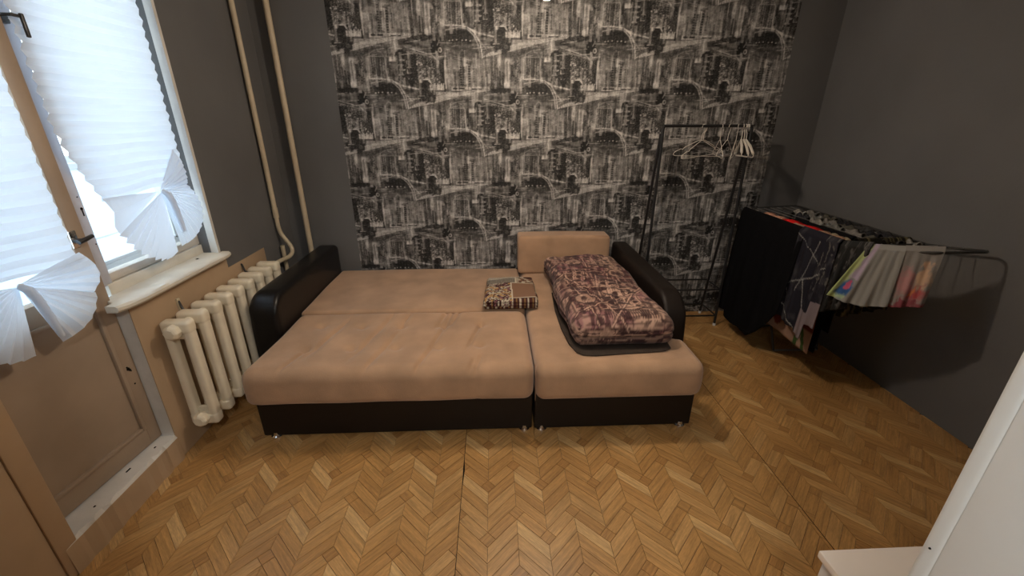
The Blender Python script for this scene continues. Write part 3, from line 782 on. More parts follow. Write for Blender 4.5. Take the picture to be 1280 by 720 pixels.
def arm(x0, x1, outer, m, r, yf, R):
    def dsp(p, n):
        x, y, z = p; q = Vector(p)
        zmax = .662
        if y < yf + R: zmax = .662 - R + math.sqrt(max(0, R * R - (yf + R - y) ** 2)) * 1.0
        t = (z - .03) / (.662 - .03); k = max(0, (t - .25) / .75)
        q.z = z - (.662 - zmax) * k
        # outer side bulges and rolls over towards the top
        s = 1 if outer > 0 else -1
        if n.x * s > .2: q.x += s * .012 * math.sin(t * PI)
        return q
    return rbox('armrest', x0, x1, yf, 3.335, .03, .662, r, .03, m, sofa, dsp)
a = arm(-1.405, -1.246, -1, M['leather'], .034, 2.235, .13); a['label'] = 'black glossy faux-leather left armrest'
a = arm(.966, 1.090, 1, M['leather_brown'], .026, 2.125, .17); a['label'] = 'dark brown faux-leather right armrest'

# loose back cushion
def d_bc(p, n):
    q = Vector(p); x, y, z = p
    if n.y < -.3: q.y -= .012 * math.sin((x - .19) / .7 * PI) * math.sin((z - .44) / .31 * PI)
    q.z += .006 * math.sin((x - .1) * 4) * (z - .44) / .3
    return q
bc = rbox('back_cushion', .186, .905, 3.165, 3.335, ZT + .004, .748, .022, .04, M['fabric'], None, d_bc)
tag(bc, 'rectangular tan back cushion leaning against the wallpaper at the head of the sofa', 'cushion')
def ring(x0, x1, z0, z1, y, r=.006):
    return [(x0 + r, y, z0), (x1 - r, y, z0), (x1, y, z0 + r), (x1, y, z1 - r), (x1 - r, y, z1), (x0 + r, y, z1), (x0, y, z1 - r), (x0, y, z0 + r)]
MB(bc.location).tube(ring(.190, .901, .452, .744, 3.172, .02), .0028, 6, closed=True).build('piping', M['fabric'], bc, True)

# ================================================================== BEDDING
def duvet():
    x0, x1, y0, y1, z0, z1 = .405, .935, 1.965, 3.13, .458, .610
    def dsp(p, n):
        x, y, z = p; u = (x - x0) / (x1 - x0); v = (y - y0) / (y1 - y0); q = Vector(p)
        q.x += (1 - v) * .012 + v * -.01 + .010 * math.sin(v * 9 + 1) * (1 if abs(n.x) > .3 else 0)
        top = max(0, n.z)
        h = .030 * math.sin(u * PI) ** .7 * math.sin(max(0, min(1, v)) * PI) ** .4 if 0 < u < 1 and 0 < v < 1 else 0
        h += .014 * math.sin(x * 14 + 2 * math.sin(y * 5)) * math.sin(y * 7 + x * 3) * .6
        h -= .016 * math.exp(-(((v - .62 - .07 * (u - .5)) / .018) ** 2)) - .010 * math.exp(-(((v - .585 - .07 * (u - .5)) / .03) ** 2))
        h -= .012 * math.exp(-(((u - .25 - .15 * v) / .02) ** 2)) * math.exp(-(((v - .25) / .22) ** 2))
        h -= .010 * math.exp(-(((v - .30 + .25 * (u - .5)) / .02) ** 2)) * (u < .6)
        h += .004 * math.sin(x * 60 + y * 20) * math.sin(y * 47 - x * 11) + .011 * (1 / (1 + math.exp((v - .60 - .07 * (u - .5)) / .008)) - .5)
        q.z += h * top + (.010 * (v - .5))
        # folded layers along the sides
        if z < .60: 
            g = math.sin((z - z0) / (z1 - z0) * PI)
            q.x += n.x * (.010 * g + .004 * math.sin(y * 25)); q.y += n.y * .012 * g
            lay = math.exp(-((z - .525 - .006 * math.sin(y * 9 + x * 9)) / .007) ** 2); q.x -= n.x * .016 * lay; q.y -= n.y * .016 * lay
        return q
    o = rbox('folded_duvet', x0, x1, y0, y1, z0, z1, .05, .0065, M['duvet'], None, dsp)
    me = o.data; c = co_np(me) + np.array(o.location); x, y, z = c[:, 0], c[:, 1], c[:, 2]
    # unfold sides so that the print runs over the edge
    s = x - .67 + np.where(x > .67, 1, -1) * np.clip(.60 - z, 0, .2) * (np.abs(x - .67) > .22); t = y - 2.0 - np.clip(.60 - z, 0, .2) * (y < 2.05)
    dark = np.array([.040, .017, .018]); mid = np.array([.17, .072, .064]); lite = np.array([.55, .36, .27]); mauve = np.array([.25, .10, .12])
    n1 = fbm(s * 7 + 20, t * 7 + 20, 0, 3); n2 = fbm(s * 26 + 3, t * 26 + 7, 2, 3); n3 = fbm(s * 60 + 9, t * 60 + 11, 4, 2)
    nv = fbm(s * 70 + 4, t * 11 + 8, 1, 2); nh = fbm(s * 12 + 4, t * 80 + 8, 3, 2)
    k = np.clip((n1 - .44) * 4.5, 0, 1)[:, None]; col = mid * (1 - k) + lite * k
    k = np.clip((fbm(s * 5 + 40, t * 4 + 2, 3) - .50) * 7, 0, 1)[:, None] * .75; col = col * (1 - k) + mauve * k
    def mixd(m_, cc, a=1):
        nonlocal col; m_ = np.clip(m_, 0, 1)[:, None] * a; col = col * (1 - m_) + cc * m_
    sm = lambda e, w: np.clip(e / w + .5, 0, 1)
    mixd(sm(.45 - nv, .05), dark, .7); mixd(sm(nv - .60, .05), lite, .5); mixd(sm(.42 - nh, .05), dark, .6)
    bend = .035 * np.sin(t * 5 + .5)
    for (w0, p, hw, hh, t0, t1) in ((.02, .066, .021, .021, .10, .62), (.075, .066, .018, .022, .16, .50), (-.02, .05, .02, .014, .78, 1.0), (.16, .05, .014, .016, .12, .34), (-.13, .058, .018, .019, .50, .75), (-.16, .05, .016, .012, .08, .30), (.12, .055, .016, .018, .80, 1.0)):
        w = s - w0 + bend; c_ = ((t / p) % 1 - .5) * p; m_ = (t > t0) & (t < t1)
        d_ = np.maximum(np.abs(w) / hw, 0) ** 2.6 + (np.abs(c_) / hh) ** 2.6; mixd(sm(1.5 - d_, .5) * m_, lite * 1.05, .7); mixd(sm(1 - d_, .4) * m_, dark, .95)
        mixd((np.abs(np.abs(w) - hw * 1.9) < .0035) * m_, lite * 1.1, .8); mixd((np.abs(np.abs(w) - hw * 2.3) < .003) * m_, dark, .7)
    for (w0, t0, hw, ht, p) in ((.03, .045, .11, .05, .013), (-.17, .40, .05, .07, .016), (.18, .50, .045, .05, .014), (-.08, .70, .06, .05, .016), (.16, .03, .05, .05, .012)):
        m_ = (np.abs(s - w0) < hw) & (np.abs(t - t0) < ht); mixd(m_ * sm(.25 - np.abs(((s + .1 * t) / p) % 1 - .5), .15), dark, .85); mixd(m_ * (np.abs(np.abs(t - t0) - ht) < .006), lite, .9)
    for a_, b_, c_ in ((.35, 1, .0), (-.6, 1, -.02), (1, .2, .38), (1, -.15, .64), (.15, 1, -.13), (1, .05, .87), (1, -.6, .2)):
        dd = np.abs((a_ * t + b_ * s - c_) / math.hypot(a_, b_) + .02 * (n1 - .5)); mixd(sm(.0035 - dd, .002), lite * 1.1, .85); mixd(sm(.003 - np.abs(dd - .0085), .002), dark, .7)
    for (cx, cy, r) in ((.14, .62, .055), (-.15, .22, .06), (.15, .78, .05), (-.10, .90, .06)):
        rr = np.hypot(s - cx, t - cy); mixd(sm(r - rr, .01), lite, .55); mixd(sm(.005 - np.abs(rr - r), .003), dark, .8); mixd(sm(r * .45 - rr, .01) * (n3 > .45), dark, .7)
    mixd(sm(.37 - n2, .03), dark, .85); mixd(sm(.012 - np.abs(n2 - .52), .01), dark, .6)
    edge = (z < .575) & (t < .05); mixd(edge * sm(.22 - np.abs(((s * 38 + n2 * 8) % 1) - .5), .1), dark, .8); mixd(edge * sm(nh - .55, .05), lite, .6)
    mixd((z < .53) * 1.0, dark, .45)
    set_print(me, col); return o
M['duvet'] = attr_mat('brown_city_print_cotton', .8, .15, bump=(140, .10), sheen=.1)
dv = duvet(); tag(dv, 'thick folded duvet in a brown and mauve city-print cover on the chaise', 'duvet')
# dark folded cloth under the duvet
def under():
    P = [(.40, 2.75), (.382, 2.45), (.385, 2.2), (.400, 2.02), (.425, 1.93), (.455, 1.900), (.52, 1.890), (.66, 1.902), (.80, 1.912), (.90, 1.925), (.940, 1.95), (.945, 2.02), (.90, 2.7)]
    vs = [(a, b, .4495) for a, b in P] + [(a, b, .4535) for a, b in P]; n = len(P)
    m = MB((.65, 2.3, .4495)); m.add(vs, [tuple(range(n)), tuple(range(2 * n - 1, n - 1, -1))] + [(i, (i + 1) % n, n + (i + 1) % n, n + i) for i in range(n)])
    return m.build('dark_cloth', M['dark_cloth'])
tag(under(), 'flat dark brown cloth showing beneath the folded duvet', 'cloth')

def blanket():
    x0, x1, y0, y1, z0, z1 = -.078, .283, 2.475, 2.955, ZT + .010, .518
    def dsp(p, n):
        x, y, z = p; u = (x - x0) / (x1 - x0); v = (y - y0) / (y1 - y0); q = Vector(p)
        q.x += .03 * v * (1 - u) - .004 * v
        if n.z > 0: q.z += n.z * (.006 * math.sin(u * 7 + 1) * math.sin(v * 6) + .006 * math.sin(u * PI) * math.sin(v * PI) - .016 * (v > .8) * (v - .8) * 5)
        lay = 0
        for zz in (.474, .494): lay += math.exp(-((z - zz - .003 * math.sin(x * 20)) / .0045) ** 2)
        q.x -= n.x * .008 * lay; q.y -= n.y * .010 * lay; q.x += .003 * math.sin(y * 30) * abs(n.x)
        return q
    o = rbox('folded_blanket', x0, x1, y0, y1, z0, z1, .026, .0045, M['blanket'], None, dsp)
    me = o.data; c = co_np(me) + np.array(o.location); x, y, z = c[:, 0], c[:, 1], c[:, 2]
    u = (x - x0) / (x1 - x0); v = (y - y0) / (y1 - y0) - np.clip(.52 - z, 0, .1) * 2.4 * (y < 2.52)
    n2 = fbm(x * 90, y * 90, 1, 2); n3 = fbm(x * 50 + 9, y * 50, 3, 2)
    cream = np.array([.52, .46, .36]); brown = np.array([.045, .016, .014]); tan = np.array([.22, .125, .080]); gold = np.array([.42, .25, .10]); grey = np.array([.10, .09, .09])
    col = np.tile(brown, (len(x), 1))
    def put(m_, cc, a=1.0): 
        nonlocal col; m_ = (m_ * 1.0)[:, None] * a; col = col * (1 - m_) + cc * m_
    A = (u < .52) & (v < .62); put(A & (n2 > .56), cream * .9); put(A & (n3 > .62), gold); put(A & (n2 < .34), np.array([.20, .09, .10]))
    B = (u < .62) & (v >= .62) & (v < .80); put(B, grey); put(B & ((np.abs(((x + y) * 62) % 1 - .5) < .22) ^ (np.abs(((x - y) * 62) % 1 - .5) < .22)), cream * .55)
    Cc = (u < .80) & (v >= .80); put(Cc, cream); put(Cc & (np.abs(((x + y) * 45) % 1 - .5) < .10), grey * 2); put(Cc & (np.abs(((x - y) * 45) % 1 - .5) < .10), grey * 2)
    Dd = (u >= .54) & (v > .10) & (v < .60) & (u < .96); put(Dd, tan)
    E_ = (u >= .64) & (v >= .62) & (v < .86) & (u < .96); put(E_, tan * .9); put(E_ & (n3 > .55), cream * .8); put(E_ & (n3 < .32), brown)
    Fp = ((v <= .07) & (u > .52)) | (z < .472); put(Fp, brown * 1.4); put(Fp & ((x / .052) % 1 < .22), cream * .9); put(Fp & (((x + .02) / .052) % 1 < .16), gold * .5)
    Gp = (u >= .96); put(Gp, brown * 1.5); put(Gp & (n2 > .55), cream * .6)
    for m_ in ((np.abs(u - .53) < .012) & (v < .62) & (v > .04), (np.abs(u - .63) < .012) & (v > .62) & (v < .86), (np.abs(v - .61) < .010) & (u > .52) & (u < .97), (np.abs(v - .095) < .010) & (u > .52)): put(m_, cream * 1.1)
    put((z < .476) & (z > .472), brown)
    set_print(me, col); return o
M['blanket'] = attr_mat('patchwork_print_cotton', .85, .12, bump=(160, .08))
tag(blanket(), 'folded patchwork-print blanket in brown and cream lying on the sofa seam', 'blanket')

# ================================================================== CLOTHES RAIL AND HANGERS
rail = empty('clothes_rail', (1.5, 3.15, 0)); tag(rail, 'narrow black metal clothes rail with two low shelves in front of the wallpaper', 'clothes rail')
RLX, RRX, RY, RYB, RZT = 1.185, 1.815, 3.075, 3.315, 1.548
tm = MB(rail.location)
tm.tube(smooth_path([(RLX - .002, RY + .01, RZT - .03), (RLX + .004, RY + .01, RZT - .005), (RLX + .03, RY + .01, RZT), (1.5, RY + .01, RZT), (RRX - .03, RY + .01, RZT), (RRX - .004, RY + .01, RZT - .006), (RRX, RY + .01, RZT - .03)], 5), .0105, 10)
tm.build('top_bar', M['black_metal'], rail, True)
for X_ in (RLX, RRX):
    MB(rail.location).tube([(X_, RY + .012, RZT - .025), (X_, RY, .02)], .010, 10).build('upright', M['black_metal'], rail, True)
    MB(rail.location).tube([(X_ - .005, RY + .03, RZT - .05), (X_ - .01, RYB, .02)], .010, 10).build('upright', M['black_metal'], rail, True)
    for y in (RY, RYB): MB(rail.location).lathe([(.012, 0), (.012, .022)], (X_ - (.01 if y > 3.2 else 0), y, 0), 10).build('foot', M['cap_white'], rail, True)
    for z in (.09, .32): MB(rail.location).tube([(X_ - .002, RY, z), (X_ - .010, RYB - .006, z)], .006, 8).build('side_bar', M['black_metal'], rail, True)
for z in (.09, .32):
    for y in (RY, RYB - .01): MB(rail.location).tube([(RLX - .004, y, z), (RRX - .004, y, z)], .007, 8).build('cross_bar', M['black_metal'], rail, True)
MB(rail.location).tube([(RRX - .05, RY + .01, RZT - .002), (RRX - .022, RY + .01, RZT - .001)], .0125, 10).build('sleeve', M['cap_white'], rail, True)

def hanger_pts(notch=True, w=.205, h=.095):
    body = [(0, 0), (-.025, -.006), (-.12, -.050)]
    if notch: body += [(-.135, -.066), (-.150, -.062)]
    body += [(-w + .012, -.082), (-w, -h), (-w + .004, -h - .010), (-w + .02, -h - .014), (w - .02, -h - .014), (w - .004, -h - .010), (w, -h), (w - .012, -.082)]
    if notch: body += [(.150, -.062), (.135, -.066)]
    body += [(.12, -.050), (.025, -.006)]
    hook = [(0, 0), (.001, .03), (.008, .048), (.024, .062), (.028, .080), (.018, .096), (0, .1025), (-.018, .096), (-.025, .082)]
    return body, hook
def hanger(x, yaw, label, tilt=0, w=.205, r=.0022, wide=False):
    z = RZT + .012; root = empty('hanger', (x, RY + .01, z)); root.rotation_euler = (0, tilt, yaw)
    tag(root, label, 'hanger', 'white hangers on the clothes rail')
    body, hook = hanger_pts(not wide, w)
    dy = -.1035
    m = MB(); m.tube([(a, 0, b + dy) for a, b in body], r, 6, closed=True)
    kids = [m.build('hanger_body', M['hanger'], None, True)]
    m = MB(); m.tube(smooth_path([(a, 0, b + dy) for a, b in hook], 3), r, 6); kids.append(m.build('hook', M['hanger'], None, True))
    if wide:
        m = MB()
        for sgn in (-1, 1): m.tube([(0, 0, dy), (sgn * .10, 0, dy - .040), (sgn * w * .95, 0, dy - .085)], [.007, .009, .008], 8)
        kids.append(m.build('shoulder_bar', M['hanger'], None, True))
    kids[0].parent = root; kids[1].parent = root
    for q in kids[2:]: q.parent = kids[0]
    return root
R_ = math.radians
hanger(1.468, R_(12), 'leftmost white wire hanger, turned almost flat to the wall', R_(2))
hanger(1.474, R_(26), 'white wire hanger crossing just behind the leftmost one', R_(-4))
hanger(1.600, R_(72), 'white wire hanger hanging edge-on in the middle of the rail', 0)
hanger(1.655, R_(48), 'white wire hanger turned halfway, in the middle of the rail', R_(3))
hanger(1.715, R_(57), 'white wire hanger just left of the thick plastic hangers', R_(-3))
hanger(1.752, R_(66), 'first thick white plastic hanger of the bundle at the right end', R_(4), .18, .003, True)
hanger(1.770, R_(74), 'middle thick white plastic hanger of the bundle at the right end', R_(2), .18, .003, True)
hanger(1.786, R_(80), 'last thick white plastic hanger, nearest the right upright of the rail', R_(1), .18, .003, True)

# ================================================================== DRYING RACK
dr = empty('drying_rack', (2.15, 2.6, 0)); tag(dr, 'grey folding clothes drying rack loaded with laundry by the right wall', 'drying rack')
LX, RX_, Y0, Y1, ZR = 1.908, 2.385, 2.145, 3.15, .950
def bar(name, pts, r, m=None, sm=0):
    P = smooth_path(pts, sm) if sm else pts
    return MB(dr.location).tube(P, r, 8).build(name, m or M['grey_metal'], dr, True)
bar('frame_rail', [(LX, Y0, ZR), (LX, Y1, ZR)], .008); bar('frame_rail', [(RX_, Y0 + .02, ZR), (RX_ + .02, Y1 + .10, ZR)], .009)
bar('frame_rail', [(LX, Y1, ZR), (LX + .03, Y1 + .02, ZR + .004), (RX_ - .02, Y1 + .11, ZR + .002), (RX_ + .02, Y1 + .10, ZR)], .005, None, 4)
bar('frame_rail', [(LX, Y0, ZR), (RX_, Y0 + .02, ZR)], .006)
bar('wing_rail', [(LX, Y0, ZR), (1.99, 2.02, .965), (2.10, 1.885, .992), (2.15, 1.852, 1.0), (2.30, 1.845, 1.003), (2.36, 1.85, 1.0), (2.395, 1.89, .995), (2.392, 2.02, .97), (RX_, Y0 + .02, ZR)], .007, None, 5)
for i in range(7):
    x = LX + (RX_ - LX) * (i + 1) / 8; bar('wire', [(x, Y0 + .003 + .002 * i, ZR), (x + .01, Y1 + .02 + .01 * i, ZR)], .0022, M['wire'])
for i in range(3):
    t = (i + 1) / 4; bar('wire', [(LX + .08 + .04 * i, Y0 - .08 - .07 * i + .03, .962 + .012 * i), (2.39, Y0 - .05 - .06 * i, .962 + .010 * i)], .0022, M['wire'])
for X_ in (LX + .03, RX_ - .02):
    bar('leg', [(X_, 2.95, ZR - .006), (X_ + .10 * (1 if X_ < 2.1 else -.0), 2.63, .014)], .008)
    bar('leg', [(X_, 2.20, ZR - .006), (X_ + .10 * (1 if X_ < 2.1 else -.0), 3.02, .014)], .008)
bar('foot_bar', [(LX + .13, 2.63, .014), (RX_ - .02, 2.63, .014)], .008, M['wire']); bar('foot_bar', [(LX + .13, 3.02, .014), (RX_ - .02, 3.02, .014)], .008)
MB(dr.location).lathe([(.013, 0), (.013, .026)], (LX + .12, 3.02, 0), 10).build('foot_cap', M['cap_white'], dr, True)

def cloth(name, label, cat, group, top_a, top_b, over, z_top, bottoms, mtl, colfn=None, amp=.012, freq=5, thick=.004, back=.12, out=1, nu=60, nv=44, seed=0, drift=0.0):
    """garment draped over a rail from top_a to top_b (xyz); bottoms(u) -> (length, sideways, along)"""
    A = Vector(top_a); B = Vector(top_b); d = (B - A); d.z = 0; L = d.length; dirn = d.normalized(); nrm = Vector((dirn.y, -dirn.x, 0)) * out
    vs = []; fs = []; nb = 8; rows = nb + 5 + nv
    for i in range(nu + 1):
        u = i / nu; P = A.lerp(B, u); ln, sd, al = bottoms(u)
        col_ = []
        for k in range(nb): t = 1 - k / nb; col_.append((P - nrm * .016 - Vector((0, 0, back * t)), 0, 0))
        for k in range(5): w = PI * (1 - k / 4); col_.append((P + nrm * (.016 * math.cos(w) * 1) + Vector((0, 0, .016 * math.sin(w) * .9)), 0, 0))
        for k in range(1, nv + 1):
            t = k / nv; wv = amp * t ** .6 * (math.sin(u * freq * 2 * PI + seed + 1.3 * t) + .5 * math.sin(u * freq * 4.3 * PI + seed * 2 - t * 2))
            col_.append((P + nrm * (.016 + sd * t + wv + amp) + dirn * (al * t + drift * t * t) - Vector((0, 0, ln * t)), t, u))
        vs += [c[0] for c in col_]
    nr = nb + 5 + nv
    for i in range(nu):
        for j in range(nr - 1): a = i * nr + j; fs.append((a, a + 1, a + nr + 1, a + nr))
    m = MB((A + B) / 2); m.add(vs, fs); o = m.build(name, mtl, None, True, fix=False); o.data.shade_smooth()
    if colfn:
        U = np.repeat(np.arange(nu + 1) / nu, nr); Tt = np.tile(np.concatenate([np.zeros(nb + 5), np.arange(1, nv + 1) / nv]), nu + 1)
        set_print(o.data, colfn(U, Tt))
    md = o.modifiers.new('thickness', 'SOLIDIFY'); md.thickness = thick; md.offset = 0
    tag(o, label, cat, group); return o

# black towel at the far end
cloth('black_towel', 'large black towel hanging to the floor at the far end of the drying rack', 'towel', None,
      (LX, 3.12, ZR + .010), (LX, 2.42, ZR + .010), 1, ZR, lambda u: (.80 if u < .12 else .845 - .30 * max(0, (u - .62) / .38) ** 1.2, .045, .02 if u < .1 else 0), M['black_cloth'], amp=.007, freq=3, back=.5, seed=1)
M['shirt'] = attr_mat('dark_print_fabric', .85, .12)
def shirt_col(U, T):
    c = np.tile(np.array([.016, .015, .022]), (len(U), 1)); n = fbm(U * 9, T * 9, 1); k = np.clip((n - .5) * 4, 0, 1)[:, None]
    c = c * (1 - k * .6) + np.array([.06, .06, .066]) * k * .6
    def ln(a, b, c0, w, a0, a1, val=.5):
        nonlocal c
        dd = np.abs(a * U + b * T - c0 + .03 * (n - .5)); m = ((dd < w) & (T > a0) & (T < a1)).astype(float)[:, None]; c = c * (1 - m) + np.array([val, val, val * .96]) * m
    ln(.30, -1, -.04, .005, .0, .25, .20); ln(.35, 1, .62, .006, .3, .75, .24); ln(1, -.65, .12, .009, .45, 1, .28); ln(1, .42, .60, .007, .05, .62, .22); ln(1, -.5, -.28, .007, .3, .8, .15); ln(-.3, 1, .84, .006, .6, 1, .24)
    m = ((U > .58) & (T > .80 - .1 * U)).astype(float)[:, None]; c = c * (1 - m) + np.array([.20, .165, .175]) * m
    m = ((U > .72) & (T < .5) & (np.sin(U * 60 + T * 9 + 14 * n) > .35) & (fbm(U * 14, T * 9, 4) > .5)).astype(float)[:, None]; c = c * (1 - m) + np.array([.10, .097, .09]) * m
    return c
cloth('tea_towel', 'beige tea towel with green leaf print hanging low beside the black towel', 'towel', None,
      (LX + .045, 2.62, ZR + .004), (LX + .045, 2.22, ZR + .004), 1, ZR, lambda u: (.705 + .02 * u, -.004, 0), attr_mat('beige_leaf_print_linen', .85, .12),
      lambda U, T: np.where(((np.abs(U - .74 + .25 * (T - .88)) < .045) | (np.abs(U - .84 - .5 * (T - .90)) < .03))[:, None] & (T > .80)[:, None], np.array([.05, .10, .03]),
                            np.where((np.hypot(U - .2, (T - .88) * 1.6) < .09)[:, None], np.array([.16, .03, .02]), np.where((T < .80)[:, None] & (U > .5)[:, None], np.array([.12, .03, .02]), np.array([.33, .215, .16])))), amp=.003, freq=1.5, seed=.4)
cloth('dark_shirt', 'dark navy shirt with thin white crossing lines, beside the black towel', 'shirt', None,
      (LX, 2.47, ZR + .018), (LX + .002, 2.16, ZR + .018), 1, ZR, lambda u: (.60 - .03 * math.cos(u * 3) if u < .8 else .52, .028, .02), M['shirt'], shirt_col, amp=.010, freq=2.4, seed=2, nu=80, nv=90)
def dk(c1, c2, f=60):
    def g(U, T):
        n = fbm(U * 12, T * 12, 5); k = np.clip((np.sin(U * f + 9 * n + T * 3) - .35) * 2, 0, 1)[:, None] * np.clip((n - .35) * 3, 0, 1)[:, None]; return np.array(c1) * (1 - k) + np.array(c2) * k
    return g
cloth('grey_striped_top', 'dark grey streaked top bunched at the corner of the drying rack', 'top', None,
      (LX + .01, 2.165, ZR + .014), (1.98, 2.045, .984), 1, ZR, lambda u: (.42 - .06 * u, .012, -.02), M['shirt'], dk((.02, .02, .02), (.11, .105, .10), 17), amp=.012, freq=2, seed=4)
cloth('olive_print_top', 'dark top with olive and cream print, hanging behind the pastel shorts', 'top', None,
      (2.02, Y0 + .06, ZR + .012), (2.34, Y0 + .07, ZR + .012), 1, ZR, lambda u: (.46 - .05 * u, -.005, 0), M['shirt'], dk((.014, .013, .010), (.20, .17, .09), 44), amp=.012, freq=4, back=.2, seed=3)
cloth('black_trousers', 'black trousers hanging in the middle of the drying rack behind the shirts', 'trousers', None,
      (2.03, 2.72, ZR + .012), (2.04, 2.24, ZR + .012), 1, ZR, lambda u: (.74, .02, 0), M['black_cloth'], amp=.012, freq=3, back=.6, seed=5)
def pastel(U, T):
    U = U + .10 * (fbm(U * 9 + 3, T * 9, 1) - .5); T = T + .16 * (fbm(U * 9, T * 9 + 5, 3) - .5)
    n = fbm(U * 5, T * 5, 2); n2 = fbm(U * 12, T * 12, 4); c = np.tile(np.array([.25, .245, .23]), (len(U), 1))
    def b(m, cc, a=1.0):
        nonlocal c; m = np.clip(m, 0, 1)[:, None] * a; c = c * (1 - m) + np.array(cc) * m
    b((.20 - .05 * T - U) * 14, (.42, .50, .22)); b((1 - np.abs(U - .22) / .10) * 1.6 * (T < .55), (.40, .32, .44), .8)
    b((1 - np.hypot((U - .18) / .15, (T - .78) / .20)) * 3, (.035, .10, .26)); b((1 - np.hypot((U - .20) / .07, (T - .70) / .09)) * 4, (.50, .10, .18))
    b((.05 - np.abs(T - .92)) * 20 * (U < .28), (.40, .52, .26), .8)
    return c
def pinky(U, T):
    U = U + .35 * (fbm(U * 9 + 3, T * 9, 1) - .5); T = T + .35 * (fbm(U * 9, T * 9 + 5, 3) - .5)
    n = fbm(U * 5, T * 5, 2); c = np.tile(np.array([.25, .235, .22]), (len(U), 1))
    def b(m, cc, a=1.0):
        nonlocal c; m = np.clip(m, 0, 1)[:, None] * a; c = c * (1 - m) + np.array(cc) * m
    b((1 - np.hypot((U - .30) / .30, (T - .55) / .28)) * 2, (.48, .20, .20), .7); b((1 - np.hypot((U - .72) / .22, (T - .45) / .22)) * 2, (.60, .38, .24), .8)
    b((1 - np.hypot((U - .66) / .36, (T - .76) / .19)) * 1.6, (.42, .035, .045), .8); b((1 - np.hypot((U - .60) / .14, (T - .72) / .10)) * 1.6, (.60, .24, .08), .7); b((T - .88 + .05 * n) * 16, (.22, .03, .05), .85)
    return c
cloth('pastel_shorts', 'pale grey and green shorts with blue print over the front rail of the rack', 'shorts', 'pastel shorts on the drying rack',
      (1.968, 2.065, .972), (2.062, 1.945, .992), 1, 1, lambda u: (.285 + .03 * math.sin(u * 3), .050, -.10 + .11 * u), attr_mat('pastel_print_cotton', .85, .12), pastel, amp=.007, freq=3, seed=1.2, nu=90, nv=60)
cloth('pink_shorts', 'light grey shorts with red and pink watercolour hem at the end of the rack', 'shorts', 'pastel shorts on the drying rack',
      (2.056, 1.952, .994), (2.165, 1.864, 1.012), 1, 1, lambda u: (.30 - .02 * u, .05, -.01), attr_mat('pink_print_cotton', .85, .12), pinky, amp=.006, freq=2, seed=2.2, nu=90, nv=60)

# small things folded over the wires
def small(name, label, cat, group, x, ya_, yb_, col, ln=.10, w=.02, seed=0):
    vs = []; fs = []; n = 10; m_ = 9
    for i in range(n + 1):
        y = ya_ + (yb_ - ya_) * i / n
        for j in range(m_):
            t = j / (m_ - 1) * 2 - 1; s = abs(t)
            xx = x + math.copysign(min(s * 4, 1) * w * .5, t) + .006 * math.sin(i * 1.1 + seed + t); zz = ZR + .014 + (.008 * math.sin(i * .9 + seed) if seed else .003 * math.sin(i)) - max(0, s - .2) / .8 * ln * (1 + .1 * math.sin(i + seed * 3))
            vs.append((xx, y + .004 * math.sin(j + seed), zz))
    for i in range(n):
        for j in range(m_ - 1): a = i * m_ + j; fs.append((a, a + 1, a + m_ + 1, a + m_))
    m = MB((x, (ya_ + yb_) / 2, ZR)); m.add(vs, fs); o = m.build(name, mat('small_laundry_fabric', col, .9, .1, noise=(60, .35)), None, True, fix=False)
    md = o.modifiers.new('thickness', 'SOLIDIFY'); md.thickness = .004; tag(o, label, cat, group); return o
small('folded_cloth', 'coral pink cloth folded over the wire next to the black towel', 'cloth', None, 1.975, 2.96, 2.76, (.50, .26, .18), .06, .05)
small('folded_cloth', 'bright red cloth folded over the wire next to the black towel', 'cloth', None, 1.978, 2.74, 2.44, (.62, .015, .015), .05, .07)
small('folded_cloth', 'peach patterned cloth on the wire in front of the red cloth', 'cloth', None, 1.972, 2.43, 2.24, (.45, .27, .18), .05, .06)
small('folded_cloth', 'white rolled edge of cloth at the far left corner of the rack', 'cloth', None, 1.93, 3.13, 2.98, (.40, .37, .33), .05, .02)
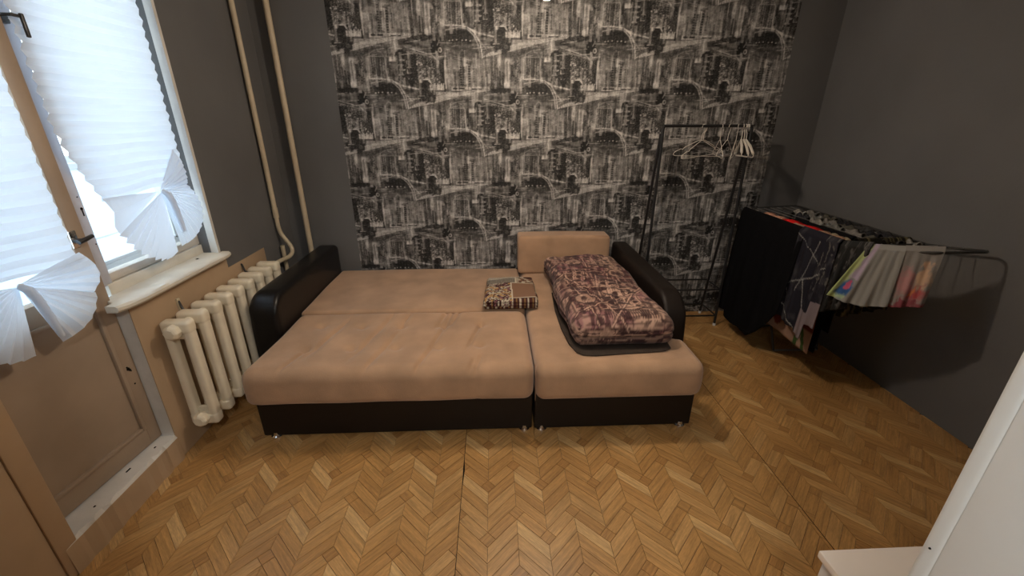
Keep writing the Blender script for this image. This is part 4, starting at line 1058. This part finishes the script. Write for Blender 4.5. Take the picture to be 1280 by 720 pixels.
small('sock', 'cream sock at the near left corner of the rack wires', 'sock', None, 1.998, 2.36, 2.22, (.30, .25, .17), .12, .03)
cols = [(.05, .05, .05), (.15, .15, .14), (.02, .02, .022), (.26, .25, .23), (.09, .085, .07), (.03, .03, .035), (.18, .17, .16)]
k = 0
for wi in range(3):
    x = LX + (RX_ - LX) * (4.5 + wi * 1.25) / 8
    for i in range(6):
        ya_ = 3.08 - i * .155 - .03 * wi
        small('sock', 'small grey or black sock folded over the inner wires of the drying rack', 'sock', 'socks on the drying rack wires', x + .008 * math.sin(k * 2.1), ya_, ya_ - .115, cols[(k * 5 + wi) % 7], .11 + .05 * ((k * 3) % 4) / 4, .026, k); k += 1

# ================================================================== CABINET, BULB
cab = empty('low_cabinet', (1.2, .65, 0)); tag(cab, 'low white cabinet with a pale top beside the doorway jamb', 'cabinet')
MB(cab.location).box(.916, 1.55, YF + .014, .806, .425, .45, .003).build('top_board', M['cab_white'], cab, True)
MB(cab.location).box(.928, 1.54, YF + .016, .795, .04, .424, .002).build('body', M['cab_side'], cab, True)
MB(cab.location).box(.94, 1.53, YF + .03, .785, 0, .039).build('plinth', M['cab_side'], cab)

bx_, by_, bz_ = .240, 2.10, 2.098
pb = empty('pendant_bulb', (bx_, by_, ZC)); tag(pb, 'lit warm bulb hanging from the ceiling in the middle of the room', 'lamp')
MB(pb.location).lathe([(.004, -.12), (.014, -.11), (.016, -.05)], (bx_, by_, ZC - .0), 4) if False else None
MB(pb.location).lathe([(.002, -.036), (.016, -.034), (.032, -.022), (.043, -.002), (.047, .018), (.043, .038), (.030, .062), (.016, .078), (.014, .085)], (bx_, by_, bz_), 20).build('bulb', M['bulb'], pb, True)
MB(pb.location).lathe([(.020, .082), (.021, .13), (.010, .145)], (bx_, by_, bz_), 16).build('socket', M['black_metal'], pb, True)
MB(pb.location).tube([(bx_, by_, bz_ + .14), (bx_, by_, ZC - .01)], .003, 6).build('cable', M['cable'], pb, True)
MB(pb.location).lathe([(.045, 0), (.040, -.02), (.01, -.03)], (bx_, by_, ZC), 16).build('ceiling_rose', M['cap_white'], pb, True)
